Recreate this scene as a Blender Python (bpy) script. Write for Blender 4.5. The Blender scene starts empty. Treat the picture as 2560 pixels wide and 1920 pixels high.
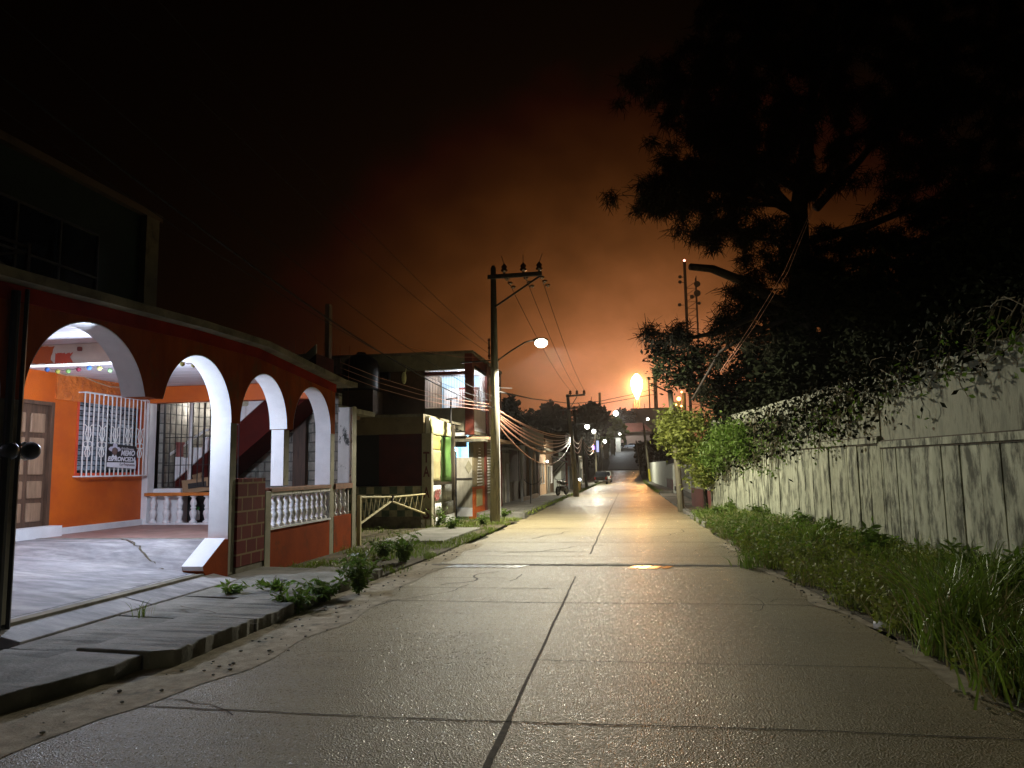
import bpy, bmesh, math, random
import numpy as np
from mathutils import Vector, Matrix
C = bpy.data.collections.new("Scene Objects")
sc = bpy.context.scene
sc.collection.children.link(C)
PI = math.pi
# ------------------------------------------------------------------ camera
F = 1850.0; EYE = 1.6
YAW = math.radians(8.69991); PITCH = math.radians(6.454621); ROLL = 0.015
_f = np.array([-math.sin(YAW)*math.cos(PITCH), math.cos(YAW)*math.cos(PITCH), math.sin(PITCH)])
_r = np.array([math.cos(YAW), math.sin(YAW), 0.0]); _u = np.cross(_r, _f)
RR = np.array([math.cos(ROLL)*_r-math.sin(ROLL)*_u, math.sin(ROLL)*_r+math.cos(ROLL)*_u, _f])
cam = bpy.data.cameras.new("camera"); camo = bpy.data.objects.new("camera", cam)
sc.collection.objects.link(camo); sc.camera = camo
cam.sensor_width = 36; cam.lens = F/2560*36; cam.clip_start = 0.05; cam.clip_end = 5000
m = Matrix(((RR[0][0], RR[1][0], -RR[2][0], 0), (RR[0][1], RR[1][1], -RR[2][1], 0), (RR[0][2], RR[1][2], -RR[2][2], EYE), (0, 0, 0, 1)))
camo.matrix_world = m
def ray(px, py): return ((px-1280)*RR[0]-(py-960)*RR[1])/F+RR[2]
def atY(px, py, Y):
    d = ray(px, py); t = Y/d[1]; return Vector((d[0]*t, Y, EYE+d[2]*t))
def atX(px, py, X):
    d = ray(px, py); t = X/d[0]; return Vector((X, d[1]*t, EYE+d[2]*t))
def atZ(px, py, Z):
    d = ray(px, py); t = (Z-EYE)/d[2]; return Vector((d[0]*t, d[1]*t, Z))
# ------------------------------------------------------------------ sky glow at night
FLARE = Vector((9.57, 600.0, 62.2))
world = bpy.data.worlds.new("World"); sc.world = world; world.use_nodes = True
nt = world.node_tree; N = nt.nodes; L = nt.links; N.clear()
def wn(t, **k):
    n = N.new(t)
    for a, b in k.items(): setattr(n, a, b)
    return n
def wmath(op, a, b=None, c=None):
    n = wn('ShaderNodeMath', operation=op)
    for i, v in enumerate((a, b, c)):
        if v is None: continue
        if isinstance(v, (int, float)): n.inputs[i].default_value = v
        else: L.new(v, n.inputs[i])
    return n.outputs[0]
tc = wn('ShaderNodeTexCoord'); nrm = wn('ShaderNodeVectorMath', operation='NORMALIZE'); L.new(tc.outputs['Generated'], nrm.inputs[0])
sx = wn('ShaderNodeSeparateXYZ'); L.new(nrm.outputs[0], sx.inputs[0])
az = wmath('ARCTAN2', sx.outputs[0], sx.outputs[1]); el = wmath('ARCSINE', sx.outputs[2])
faz = math.atan2(FLARE.x, FLARE.y); fel = math.asin((FLARE-Vector((0, 0, EYE))).normalized().z)
da = wmath('MULTIPLY', wmath('SUBTRACT', az, faz), 57.2958); de = wmath('MULTIPLY', wmath('SUBTRACT', el, fel-0.03), 57.2958)
no = wn('ShaderNodeTexNoise'); no.inputs['Scale'].default_value = 12; no.inputs['Detail'].default_value = 6; no.inputs['Roughness'].default_value = 0.55
mp = wn('ShaderNodeMapping'); mp.inputs['Scale'].default_value = (1, 1, 1.4); L.new(nrm.outputs[0], mp.inputs[0]); L.new(mp.outputs[0], no.inputs['Vector'])
cl = wmath('MULTIPLY_ADD', no.outputs['Fac'], 1.2, 0.4)
def glow(sa, se, off=0.0):
    d = wmath('SQRT', wmath('ADD', wmath('POWER', wmath('DIVIDE', da, sa), 2.0), wmath('POWER', wmath('DIVIDE', de, se), 2.0)))
    return wmath('EXPONENT', wmath('MULTIPLY', d, -1.0))
g0 = wmath('MAXIMUM', wmath('SUBTRACT', wmath('MULTIPLY', wmath('MULTIPLY', glow(5.7, 4.9), cl), 1.5), 0.007), 0.0)
gp_ = wmath('POWER', g0, 1.15)
cc = wn('ShaderNodeCombineXYZ'); L.new(wmath('MULTIPLY', g0, 1.0), cc.inputs[0]); L.new(wmath('MAXIMUM', wmath('SUBTRACT', wmath('MULTIPLY', wmath('POWER', g0, 1.04), 0.35), 0.0015), 0.0), cc.inputs[1]); L.new(wmath('MULTIPLY', wmath('POWER', g0, 1.45), 0.19), cc.inputs[2]); colsum = cc.outputs[0]
above = wmath('MULTIPLY', wmath('GREATER_THAN', sx.outputs[2], -0.02), 1.0)
vs = wn('ShaderNodeVectorMath', operation='SCALE'); L.new(colsum, vs.inputs[0]); L.new(above, vs.inputs['Scale'])
bg = wn('ShaderNodeBackground'); L.new(vs.outputs[0], bg.inputs['Color']); bg.inputs['Strength'].default_value = 1.0
wo = wn('ShaderNodeOutputWorld'); L.new(bg.outputs[0], wo.inputs['Surface'])
# ------------------------------------------------------------------ exposure
sc.view_settings.view_transform = 'Standard'; sc.view_settings.look = 'None'
sc.view_settings.exposure = 0; sc.view_settings.gamma = 1; sc.view_settings.use_curve_mapping = False
sc.render.engine = 'CYCLES'; sc.cycles.use_denoising = True; sc.cycles.sample_clamp_indirect = 3.0
def lamp(name, kind, loc, energy, col, size=0.1, target=None, spot=None, blend=0.3, label='', cat=''):
    l = bpy.data.lights.new(name, kind); l.energy = energy; l.color = col
    if kind in ('POINT', 'SPOT'): l.shadow_soft_size = size
    if kind == 'SPOT': l.spot_size = spot; l.spot_blend = blend
    o = bpy.data.objects.new(name, l); C.objects.link(o); o.location = loc
    if target is not None:
        o.rotation_euler = (Vector(target)-Vector(loc)).to_track_quat('-Z', 'Y').to_euler()
    return o
LC = (1.0, 0.95, 0.76)
lamp('street_light_main', 'SPOT', (-2.45, 22.0, 5.12), 4000, LC, 0.10, (-1.2, 21.9, 0), math.radians(159), 0.12)
lamp('street_light_behind', 'SPOT', (-3.2, -12.5, 6.2), 1000, (1.0, 0.93, 0.55), 0.15, (5.0, 5.0, 0), math.radians(66), 1.0)
lamp('porch_light', 'POINT', (-7.1, 9.3, 2.6), 330, (0.68, 0.80, 1.0), 0.10)
lamp('porch_light_left', 'POINT', (-8.6, 5.2, 3.12), 35, (0.68, 0.79, 1.0), 0.10)
lamp('porch_stair_light', 'POINT', (-9.0, 14.6, 3.0), 22, (0.95, 0.93, 0.9), 0.06)
lamp('balcony_light', 'POINT', (-6.0, 26.8, 4.85), 160, (0.85, 0.92, 1.0), 0.08)
lamp('entrance_light', 'POINT', (-6.1, 27.0, 2.1), 240, (0.40, 0.68, 1.0), 0.1)
lamp('far_light_near', 'SPOT', (-2.70, 52, 4.05), 1700, (1.0, 0.95, 0.76), 0.15, (-2.6, 52, 0), math.radians(168), 0.2)
lamp('far_light_mid', 'SPOT', (-4.2, 105, 6.3), 5200, (1.0, 0.97, 0.78), 0.15, (-1, 103, -0.9), math.radians(168), 0.2)
lamp('far_light_hill', 'SPOT', (-4.6, 160, 6.9), 2200, (0.93, 1.0, 0.9), 0.15, (0, 160, 0), math.radians(168), 0.2)
lamp('far_light_top', 'POINT', (-2.0, 236, 12.0), 2200, (0.9, 0.97, 1.0), 0.3)
lamp('hilltop_light', 'POINT', (-3.3, 277, 20.6), 9000, (0.95, 0.97, 1.0), 0.5)
lamp('flare_light', 'POINT', FLARE-Vector((0, 12, 0)), 6.0e5, (1.0, 0.42, 0.12), 6.0)
# ------------------------------------------------------------------ helpers
def wl(o):
    v = Vector((0, 0, 0))
    while o is not None: v += o.location; o = o.parent
    return v
def tag(o, label=None, cat=None, group=None, kind=None):
    if label: o['label'] = label
    if cat: o['category'] = cat
    if group: o['group'] = group
    if kind: o['kind'] = kind
    return o
def thing(name, loc, label, cat, group=None):
    o = bpy.data.objects.new(name, None); C.objects.link(o); o.location = loc
    o.empty_display_size = 0.2
    return tag(o, label, cat, group)
class MB:
    def __init__(s): s.v = []; s.f = []
    def add(s, vs, fs):
        n = len(s.v); s.v += [tuple(v) for v in vs]; s.f += [tuple(i+n for i in f) for f in fs]; return s
    def box(s, x0, y0, z0, x1, y1, z1):
        x0, x1 = min(x0, x1), max(x0, x1); y0, y1 = min(y0, y1), max(y0, y1); z0, z1 = min(z0, z1), max(z0, z1)
        return s.add([(x0, y0, z0), (x1, y0, z0), (x1, y1, z0), (x0, y1, z0), (x0, y0, z1), (x1, y0, z1), (x1, y1, z1), (x0, y1, z1)],
                     [(0, 3, 2, 1), (4, 5, 6, 7), (0, 1, 5, 4), (1, 2, 6, 5), (2, 3, 7, 6), (3, 0, 4, 7)])
    def bar(s, a, b, w, h=None, up=(0, 0, 1)):
        a = Vector(a); b = Vector(b); h = h or w; d = (b-a).normalized(); up = Vector(up)
        if abs(d.dot(up)) > 0.98: up = Vector((0, 1, 0))
        r = d.cross(up).normalized()*w/2; u = r.cross(d).normalized()*h/2
        return s.add([a-r-u, a+r-u, a+r+u, a-r+u, b-r-u, b+r-u, b+r+u, b-r+u], [(3, 2, 1, 0), (4, 5, 6, 7), (0, 1, 5, 4), (1, 2, 6, 5), (2, 3, 7, 6), (3, 0, 4, 7)])
    def tube(s, pts, r, n=6, cap=True):
        pts = [Vector(p) for p in pts]; rs = r if isinstance(r, (list, tuple)) else [r]*len(pts)
        base = len(s.v); up = Vector((0.13, 0.21, 0.97))
        for i, p in enumerate(pts):
            d = (pts[min(i+1, len(pts)-1)]-pts[max(i-1, 0)])
            d = d.normalized() if d.length > 1e-9 else Vector((0, 0, 1))
            if abs(d.dot(up)) > 0.97: up = Vector((0.9, 0.3, 0.1)).normalized()
            a = d.cross(up).normalized(); b = d.cross(a)
            for k in range(n):
                t = 2*PI*k/n; s.v.append(tuple(p+(a*math.cos(t)+b*math.sin(t))*rs[i]))
        for i in range(len(pts)-1):
            for k in range(n):
                k2 = (k+1) % n
                s.f.append((base+i*n+k, base+i*n+k2, base+(i+1)*n+k2, base+(i+1)*n+k))
        if cap:
            s.f.append(tuple(base+k for k in range(n-1, -1, -1))); s.f.append(tuple(base+(len(pts)-1)*n+k for k in range(n)))
        return s
    def lathe(s, c, prof, n=12):
        c = Vector(c); base = len(s.v)
        for r, z in prof:
            for k in range(n):
                t = 2*PI*k/n; s.v.append((c.x+r*math.cos(t), c.y+r*math.sin(t), c.z+z))
        for i in range(len(prof)-1):
            for k in range(n):
                k2 = (k+1) % n; s.f.append((base+i*n+k, base+i*n+k2, base+(i+1)*n+k2, base+(i+1)*n+k))
        s.f.append(tuple(base+k for k in range(n-1, -1, -1))); s.f.append(tuple(base+(len(prof)-1)*n+k for k in range(n)))
        return s
    def ball(s, c, r, n=10, m=7, sq=(1, 1, 1)):
        c = Vector(c); base = len(s.v)
        for i in range(m+1):
            ph = PI*(0.02+0.96*i/m)
            for k in range(n):
                t = 2*PI*k/n; s.v.append((c.x+r*sq[0]*math.sin(ph)*math.cos(t), c.y+r*sq[1]*math.sin(ph)*math.sin(t), c.z-r*sq[2]*math.cos(ph)))
        for i in range(m):
            for k in range(n):
                k2 = (k+1) % n; s.f.append((base+i*n+k, base+i*n+k2, base+(i+1)*n+k2, base+(i+1)*n+k))
        s.f.append(tuple(base+k for k in range(n-1, -1, -1))); s.f.append(tuple(base+m*n+k for k in range(n)))
        return s
    def prism(s, poly, f0, f1):
        """poly: 2D points; f0,f1: functions 2D->3D for both caps"""
        n = len(poly); b = len(s.v)
        s.v += [tuple(f0(*p)) for p in poly]+[tuple(f1(*p)) for p in poly]
        s.f.append(tuple(b+i for i in range(n))); s.f.append(tuple(b+n+i for i in range(n-1, -1, -1)))
        for i in range(n):
            j = (i+1) % n; s.f.append((b+j, b+i, b+n+i, b+n+j))
        return s
    def grid(s, xs, ys, fz):
        b = len(s.v); nx = len(xs)
        for y in ys:
            for x in xs:
                p = fz(x, y); s.v.append(tuple(p) if isinstance(p, (tuple, Vector)) else (x, y, p))
        for j in range(len(ys)-1):
            for i in range(nx-1): s.f.append((b+j*nx+i, b+j*nx+i+1, b+(j+1)*nx+i+1, b+(j+1)*nx+i))
        return s
    def build(s, name, mat, parent=None, smooth=False, bev=0):
        me = bpy.data.meshes.new(name); o = bpy.data.objects.new(name, me); C.objects.link(o)
        off = wl(parent) if parent else Vector((0, 0, 0))
        me.from_pydata([(x-off.x, y-off.y, z-off.z) for x, y, z in s.v], [], s.f); me.update()
        bm = bmesh.new(); bm.from_mesh(me); bmesh.ops.recalc_face_normals(bm, faces=bm.faces[:]); bm.to_mesh(me); bm.free()
        if smooth: me.polygons.foreach_set('use_smooth', [True]*len(me.polygons))
        if bev:
            md = o.modifiers.new('bevel', 'BEVEL'); md.width = bev; md.segments = 2; md.limit_method = 'ANGLE'
        me.materials.append(mat)
        if parent: o.parent = parent
        return o
def copy_tree(o, parent=None):
    c = o.copy(); C.objects.link(c); c.parent = parent
    if parent is not None: c.matrix_parent_inverse = o.matrix_parent_inverse.copy()
    for ch in list(o.children): copy_tree(ch, c)
    return c
# ------------------------------------------------------------------ materials
def mat_new(name):
    m = bpy.data.materials.new(name); m.use_nodes = True; return m, m.node_tree, m.node_tree.nodes['Principled BSDF']
def pm(name, c1, c2=None, rough=0.7, scale=6.0, c3=None, s3=2.0, t3=(0.55, 0.68), bump=0.0, bscale=40.0, metal=0.0, stretch=(1, 1, 1), spec=0.5, transl=None, bdist=0.01, rvar=0.0):
    m, t, p = mat_new(name); nd = t.nodes; lk = t.links
    c2 = c2 or tuple(x*0.75 for x in c1)
    tc = nd.new('ShaderNodeTexCoord'); mp = nd.new('ShaderNodeMapping'); mp.inputs['Scale'].default_value = stretch; lk.new(tc.outputs['Object'], mp.inputs[0])
    n1 = nd.new('ShaderNodeTexNoise'); n1.inputs['Scale'].default_value = scale; n1.inputs['Detail'].default_value = 8; n1.inputs['Roughness'].default_value = 0.62; lk.new(mp.outputs[0], n1.inputs['Vector'])
    rp = nd.new('ShaderNodeValToRGB'); rp.color_ramp.elements[0].position = 0.36; rp.color_ramp.elements[1].position = 0.66
    rp.color_ramp.elements[0].color = (*c2, 1); rp.color_ramp.elements[1].color = (*c1, 1); lk.new(n1.outputs['Fac'], rp.inputs[0])
    col = rp.outputs[0]
    if c3:
        n2 = nd.new('ShaderNodeTexNoise'); n2.inputs['Scale'].default_value = s3; n2.inputs['Detail'].default_value = 10; n2.inputs['Roughness'].default_value = 0.7; lk.new(mp.outputs[0], n2.inputs['Vector'])
        r2 = nd.new('ShaderNodeMapRange'); r2.inputs[1].default_value = t3[0]; r2.inputs[2].default_value = t3[1]; lk.new(n2.outputs['Fac'], r2.inputs[0])
        mx = nd.new('ShaderNodeMix'); mx.data_type = 'RGBA'; lk.new(r2.outputs[0], mx.inputs[0]); lk.new(col, mx.inputs[6]); mx.inputs[7].default_value = (*c3, 1); col = mx.outputs[2]
    lk.new(col, p.inputs['Base Color']); p.inputs['Roughness'].default_value = rough; p.inputs['Metallic'].default_value = metal
    p.inputs['Specular IOR Level'].default_value = spec
    if rvar:
        rr = nd.new('ShaderNodeMapRange'); rr.inputs[3].default_value = rough-rvar; rr.inputs[4].default_value = rough+rvar; lk.new(n1.outputs['Fac'], rr.inputs[0]); lk.new(rr.outputs[0], p.inputs['Roughness'])
    if bump:
        n3 = nd.new('ShaderNodeTexNoise'); n3.inputs['Scale'].default_value = bscale; n3.inputs['Detail'].default_value = 5; lk.new(mp.outputs[0], n3.inputs['Vector'])
        b = nd.new('ShaderNodeBump'); b.inputs['Strength'].default_value = bump; b.inputs['Distance'].default_value = bdist; lk.new(n3.outputs['Fac'], b.inputs['Height']); lk.new(b.outputs[0], p.inputs['Normal'])
    if transl:
        tr = nd.new('ShaderNodeBsdfTranslucent'); tr.inputs['Color'].default_value = (*transl, 1); ms = nd.new('ShaderNodeMixShader'); ms.inputs[0].default_value = 0.3
        out = nd['Material Output']; lk.new(p.outputs[0], ms.inputs[1]); lk.new(tr.outputs[0], ms.inputs[2]); lk.new(ms.outputs[0], out.inputs['Surface'])
    return m
def emis(name, col, strength):
    m, t, p = mat_new(name); p.inputs['Base Color'].default_value = (*col, 1); p.inputs['Emission Color'].default_value = (*col, 1); p.inputs['Emission Strength'].default_value = strength; return m
def tiled(name, kind, axes, scale, c1, c2, cm=(0.1, 0.1, 0.1), bw=0.4, bh=0.2, mortar=0.012, rough=0.8, bump=0.5, offset=0.5, dirt=0.5):
    m, t, p = mat_new(name); nd = t.nodes; lk = t.links
    tc = nd.new('ShaderNodeTexCoord'); sp = nd.new('ShaderNodeSeparateXYZ'); cb = nd.new('ShaderNodeCombineXYZ'); lk.new(tc.outputs['Object'], sp.inputs[0])
    lk.new(sp.outputs['XYZ'.index(axes[0])], cb.inputs[0]); lk.new(sp.outputs['XYZ'.index(axes[1])], cb.inputs[1])
    if kind == 'brick':
        b = nd.new('ShaderNodeTexBrick'); b.inputs['Scale'].default_value = 1.0; b.inputs['Brick Width'].default_value = bw; b.inputs['Row Height'].default_value = bh; b.inputs['Mortar Size'].default_value = mortar
        b.inputs['Color1'].default_value = (*c1, 1); b.inputs['Color2'].default_value = (*c2, 1); b.inputs['Mortar'].default_value = (*cm, 1); b.offset = offset
        col = b.outputs['Color']; fac = b.outputs['Fac']
    else:
        b = nd.new('ShaderNodeTexChecker'); b.inputs['Scale'].default_value = scale; b.inputs['Color1'].default_value = (*c1, 1); b.inputs['Color2'].default_value = (*c2, 1); col = b.outputs['Color']; fac = None
    lk.new(cb.outputs[0], b.inputs['Vector'])
    n = nd.new('ShaderNodeTexNoise'); n.inputs['Scale'].default_value = 5; n.inputs['Detail'].default_value = 9; n.inputs['Roughness'].default_value = 0.7; lk.new(tc.outputs['Object'], n.inputs['Vector'])
    r = nd.new('ShaderNodeMapRange'); r.inputs[1].default_value = 0.35; r.inputs[2].default_value = 0.7; r.inputs[3].default_value = 1.0-dirt; r.inputs[4].default_value = 1.05; lk.new(n.outputs['Fac'], r.inputs[0])
    v = nd.new('ShaderNodeVectorMath'); v.operation = 'SCALE'; lk.new(col, v.inputs[0]); lk.new(r.outputs[0], v.inputs['Scale']); lk.new(v.outputs[0], p.inputs['Base Color'])
    p.inputs['Roughness'].default_value = rough; p.inputs['Specular IOR Level'].default_value = 0.12
    if fac is not None:
        bp = nd.new('ShaderNodeBump'); bp.inputs['Strength'].default_value = bump; bp.inputs['Distance'].default_value = 0.01; bp.invert = True; lk.new(fac, bp.inputs['Height']); lk.new(bp.outputs[0], p.inputs['Normal'])
    return m
M = {}
# road: worn concrete with exposed aggregate that glints
def road_mat():
    m, t, p = mat_new('road_concrete'); nd = t.nodes; lk = t.links
    tc = nd.new('ShaderNodeTexCoord')
    def noise(s, det=6, rg=0.6, vec=None, st=None):
        n = nd.new('ShaderNodeTexNoise'); n.inputs['Scale'].default_value = s; n.inputs['Detail'].default_value = det; n.inputs['Roughness'].default_value = rg
        if st:
            q = nd.new('ShaderNodeMapping'); q.inputs['Scale'].default_value = st; lk.new(tc.outputs['Object'], q.inputs[0]); lk.new(q.outputs[0], n.inputs['Vector'])
        else: lk.new(tc.outputs['Object'], n.inputs['Vector'])
        return n.outputs['Fac']
    def mr(x, a, b, c, d):
        n = nd.new('ShaderNodeMapRange'); n.inputs[1].default_value = a; n.inputs[2].default_value = b; n.inputs[3].default_value = c; n.inputs[4].default_value = d; lk.new(x, n.inputs[0]); return n.outputs[0]
    def mul(a, b):
        n = nd.new('ShaderNodeMath'); n.operation = 'MULTIPLY'; lk.new(a, n.inputs[0]); lk.new(b, n.inputs[1]); return n.outputs[0]
    big = mr(noise(0.5, 8, 0.6), 0.3, 0.7, 0.72, 1.12); streak = mr(noise(1.0, 6, 0.6, st=(0.6, 9, 1)), 0.3, 0.7, 0.86, 1.08); fine = mr(noise(70, 3, 0.7), 0.3, 0.7, 0.72, 1.2)
    k = mul(mul(big, streak), fine)
    vo = nd.new('ShaderNodeTexVoronoi'); vo.inputs['Scale'].default_value = 85; lk.new(tc.outputs['Object'], vo.inputs['Vector'])
    sc_ = nd.new('ShaderNodeVectorMath'); sc_.operation = 'SCALE'; sc_.inputs[0].default_value = (0.32, 0.265, 0.155); lk.new(k, sc_.inputs['Scale']); lk.new(sc_.outputs[0], p.inputs['Base Color'])
    sp = nd.new('ShaderNodeSeparateColor'); lk.new(vo.outputs['Color'], sp.inputs[0])
    lk.new(mr(sp.outputs[0], 0.60, 0.97, 0.62, 0.20), p.inputs['Roughness'])
    b1 = nd.new('ShaderNodeBump'); b1.inputs['Strength'].default_value = 1.0; b1.inputs['Distance'].default_value = 0.0055; lk.new(vo.outputs['Distance'], b1.inputs['Height'])
    b2 = nd.new('ShaderNodeBump'); b2.inputs['Strength'].default_value = 0.4; b2.inputs['Distance'].default_value = 0.0020; lk.new(noise(110, 3), b2.inputs['Height']); lk.new(b1.outputs[0], b2.inputs['Normal'])
    lk.new(b2.outputs[0], p.inputs['Normal']); p.inputs['Specular IOR Level'].default_value = 0.42
    return m
M['road'] = road_mat()
M['road_far'] = pm('worn_road_far', (0.17, 0.165, 0.155), (0.12, 0.115, 0.11), 0.7, 0.3)
M['joint'] = pm('joint_dirt', (0.10, 0.078, 0.045), (0.04, 0.03, 0.02), 0.9, 20)
M['sand'] = pm('pale_sand', (0.44, 0.37, 0.26), (0.24, 0.20, 0.13), 0.95, 7, (0.10, 0.09, 0.06), 3, bump=0.6, bscale=60)
M['walk'] = pm('worn_sidewalk', (0.26, 0.25, 0.22), (0.16, 0.15, 0.125), 0.85, 2.5, (0.08, 0.08, 0.055), 1.3, (0.5, 0.7), bump=0.5, bscale=30)
M['ramp'] = pm('stained_ramp_concrete', (0.44, 0.42, 0.42), (0.17, 0.165, 0.175), 0.75, 2.0, (0.08, 0.077, 0.08), 0.9, (0.47, 0.72), bump=0.35, bscale=25, stretch=(0.7, 1.8, 1))
M['floor'] = pm('reddish_porch_floor', (0.36, 0.22, 0.19), (0.22, 0.13, 0.11), 0.6, 2.5, (0.5, 0.45, 0.42), 2.0, (0.62, 0.75))
M['soil'] = pm('dirt', (0.14, 0.11, 0.06), (0.05, 0.042, 0.02), 0.95, 3, bump=0.9, bscale=14, bdist=0.03)
M['ground'] = pm('ground_earth', (0.09, 0.08, 0.05), (0.04, 0.035, 0.02), 0.95, 0.6)
M['orange'] = pm('orange_paint', (0.56, 0.105, 0.002), (0.42, 0.068, 0.002), 0.6, 1.4, bump=0.25, bscale=50)
M['orange_rough'] = pm('orange_textured_plaster', (0.68, 0.17, 0.02), (0.42, 0.09, 0.01), 0.6, 5, bump=1.0, bscale=16, bdist=0.04)
M['front'] = pm('brown_orange_wall_paint', (0.46, 0.095, 0.008), (0.27, 0.045, 0.004), 0.9, 2.2, (0.17, 0.09, 0.025), 3.0, (0.52, 0.7), stretch=(1, 1, 0.5), bump=0.3, bscale=30, spec=0.12)
M['front_red'] = pm('dark_red_wall_paint', (0.34, 0.025, 0.006), (0.22, 0.015, 0.005), 0.9, 2, spec=0.12)
M['low_orange'] = pm('lower_wall_orange', (0.34, 0.055, 0.004), (0.22, 0.035, 0.003), 0.95, 1.5, (0.14, 0.04, 0.01), 2, spec=0.1, bump=0.3, bscale=20)
M['white'] = pm('white_paint', (0.80, 0.79, 0.80), (0.66, 0.65, 0.66), 0.55, 2.0, (0.42, 0.42, 0.42), 5.0, (0.66, 0.78))
M['white_worn'] = pm('flaking_white_paint', (0.78, 0.76, 0.74), (0.6, 0.58, 0.55), 0.7, 3, (0.04, 0.04, 0.035), 5.5, (0.56, 0.60), stretch=(1, 1, 0.45))
M['white_metal'] = pm('white_painted_metal', (0.78, 0.76, 0.74), (0.62, 0.6, 0.58), 0.4, 6)
M['olive'] = pm('olive_grey_plaster', (0.32, 0.29, 0.20), (0.22, 0.20, 0.13), 0.8, 3, (0.14, 0.13, 0.08), 2)
M['slab'] = pm('weathered_slab_edge', (0.30, 0.27, 0.19), (0.15, 0.13, 0.09), 0.9, 2, (0.05, 0.045, 0.03), 1.8, (0.48, 0.7), bump=0.5, bscale=20)
M['ceil'] = pm('whitewashed_plank_ceiling', (0.78, 0.76, 0.80), (0.55, 0.52, 0.56), 0.6, 2.5, (0.45, 0.36, 0.38), 1.0, (0.5, 0.75), stretch=(0.35, 3.0, 1), bump=0.6, bscale=7, bdist=0.03)
M['cream'] = pm('cream_primer', (0.72, 0.66, 0.55), (0.62, 0.57, 0.48), 0.7, 4)
M['redpatch'] = pm('red_orange_patch', (0.68, 0.075, 0.02), (0.52, 0.05, 0.015), 0.6, 4)
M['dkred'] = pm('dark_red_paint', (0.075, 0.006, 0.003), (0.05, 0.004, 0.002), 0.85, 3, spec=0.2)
M['block_XZ'] = tiled('concrete_blocks_facing_street_end', 'brick', 'XZ', 1, (0.42, 0.38, 0.32), (0.30, 0.28, 0.24), (0.17, 0.16, 0.14), 0.4, 0.2, 0.014)
M['block_YZ'] = tiled('concrete_blocks_side', 'brick', 'YZ', 1, (0.42, 0.38, 0.32), (0.30, 0.28, 0.24), (0.17, 0.16, 0.14), 0.4, 0.2, 0.014)
M['brickpier'] = tiled('dark_red_blocks', 'brick', 'YZ', 1, (0.15, 0.014, 0.008), (0.10, 0.009, 0.005), (0.26, 0.17, 0.08), 0.30, 0.205, 0.014, dirt=0.2)
M['brickpier_X'] = tiled('dark_red_blocks_side', 'brick', 'XZ', 1, (0.15, 0.014, 0.008), (0.10, 0.009, 0.005), (0.26, 0.17, 0.08), 0.30, 0.205, 0.014, dirt=0.2)
M['checker'] = tiled('green_cream_checker_tiles', 'checker', 'XZ', 4.4, (0.55, 0.53, 0.36), (0.16, 0.22, 0.16), rough=0.5)
M['wood'] = pm('old_brown_wood', (0.11, 0.055, 0.03), (0.05, 0.025, 0.013), 0.6, 4, stretch=(6, 6, 0.6), bump=0.3, bscale=10)
M['woodlight'] = pm('sunbleached_wood_panel', (0.28, 0.17, 0.10), (0.18, 0.105, 0.06), 0.6, 4, stretch=(5, 5, 0.6))
M['railtop'] = pm('orange_rail_cap', (0.55, 0.17, 0.02), (0.38, 0.11, 0.015), 0.6, 4)
M['brownrail'] = pm('brown_rail_cap', (0.28, 0.10, 0.035), (0.16, 0.06, 0.02), 0.7, 6)
M['glass'] = pm('dark_window_glass', (0.012, 0.016, 0.022), (0.008, 0.01, 0.014), 0.08, 2, spec=0.7)
M['louver'] = pm('frosted_louver_glass', (0.45, 0.52, 0.58), (0.05, 0.065, 0.09), 0.15, 5, spec=0.8)
M['black_metal'] = pm('black_painted_iron', (0.02, 0.018, 0.018), (0.012, 0.01, 0.01), 0.45, 5)
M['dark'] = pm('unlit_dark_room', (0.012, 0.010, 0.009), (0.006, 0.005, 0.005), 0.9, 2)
M['darkgreen'] = pm('dark_green_plaster', (0.018, 0.034, 0.018), (0.012, 0.022, 0.012), 0.8, 2)
M['brownwall'] = pm('brown_plaster', (0.16, 0.10, 0.055), (0.11, 0.065, 0.035), 0.85, 0.9, (0.07, 0.05, 0.03), 1.3)
M['tanwall'] = pm('tan_plaster', (0.22, 0.17, 0.09), (0.15, 0.115, 0.06), 0.85, 1.5, (0.08, 0.06, 0.035), 1.8)
M['greybeige'] = pm('grey_beige_plaster', (0.33, 0.30, 0.21), (0.24, 0.22, 0.15), 0.8, 2, (0.14, 0.13, 0.09), 2.2)
M['redcol'] = pm('red_brown_column_paint', (0.16, 0.025, 0.01), (0.11, 0.017, 0.008), 0.65, 3)
M['pole'] = pm('weathered_concrete_pole', (0.30, 0.27, 0.19), (0.19, 0.17, 0.11), 0.8, 5, stretch=(3, 3, 0.4), c3=(0.09, 0.08, 0.05), s3=3)
M['polewood'] = pm('dark_wood_pole', (0.13, 0.10, 0.06), (0.06, 0.045, 0.03), 0.85, 6, stretch=(4, 4, 0.3))
M['steel'] = pm('dark_galvanised_steel', (0.12, 0.11, 0.10), (0.07, 0.065, 0.06), 0.5, 8, metal=0.6)
M['cable'] = pm('black_cable', (0.03, 0.028, 0.026), (0.02, 0.018, 0.017), 0.7, 4, spec=0.2)
M['cable_pale'] = pm('flare_tinted_pale_cable', (0.55, 0.27, 0.19), (0.42, 0.2, 0.14), 0.45, 4)  # orange cast of the flare light is mixed into the cable colour
M['porcelain'] = pm('brown_glazed_insulator', (0.10, 0.035, 0.02), (0.07, 0.025, 0.015), 0.12, 4, spec=0.8)
M['glassins'] = pm('glossy_bell_insulator', (0.35, 0.22, 0.16), (0.2, 0.12, 0.08), 0.1, 4, spec=0.8)
M['leaf'] = pm('broad_leaf_green', (0.15, 0.22, 0.04), (0.07, 0.11, 0.02), 0.6, 3, transl=(0.12, 0.22, 0.03), spec=0.25)
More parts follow.
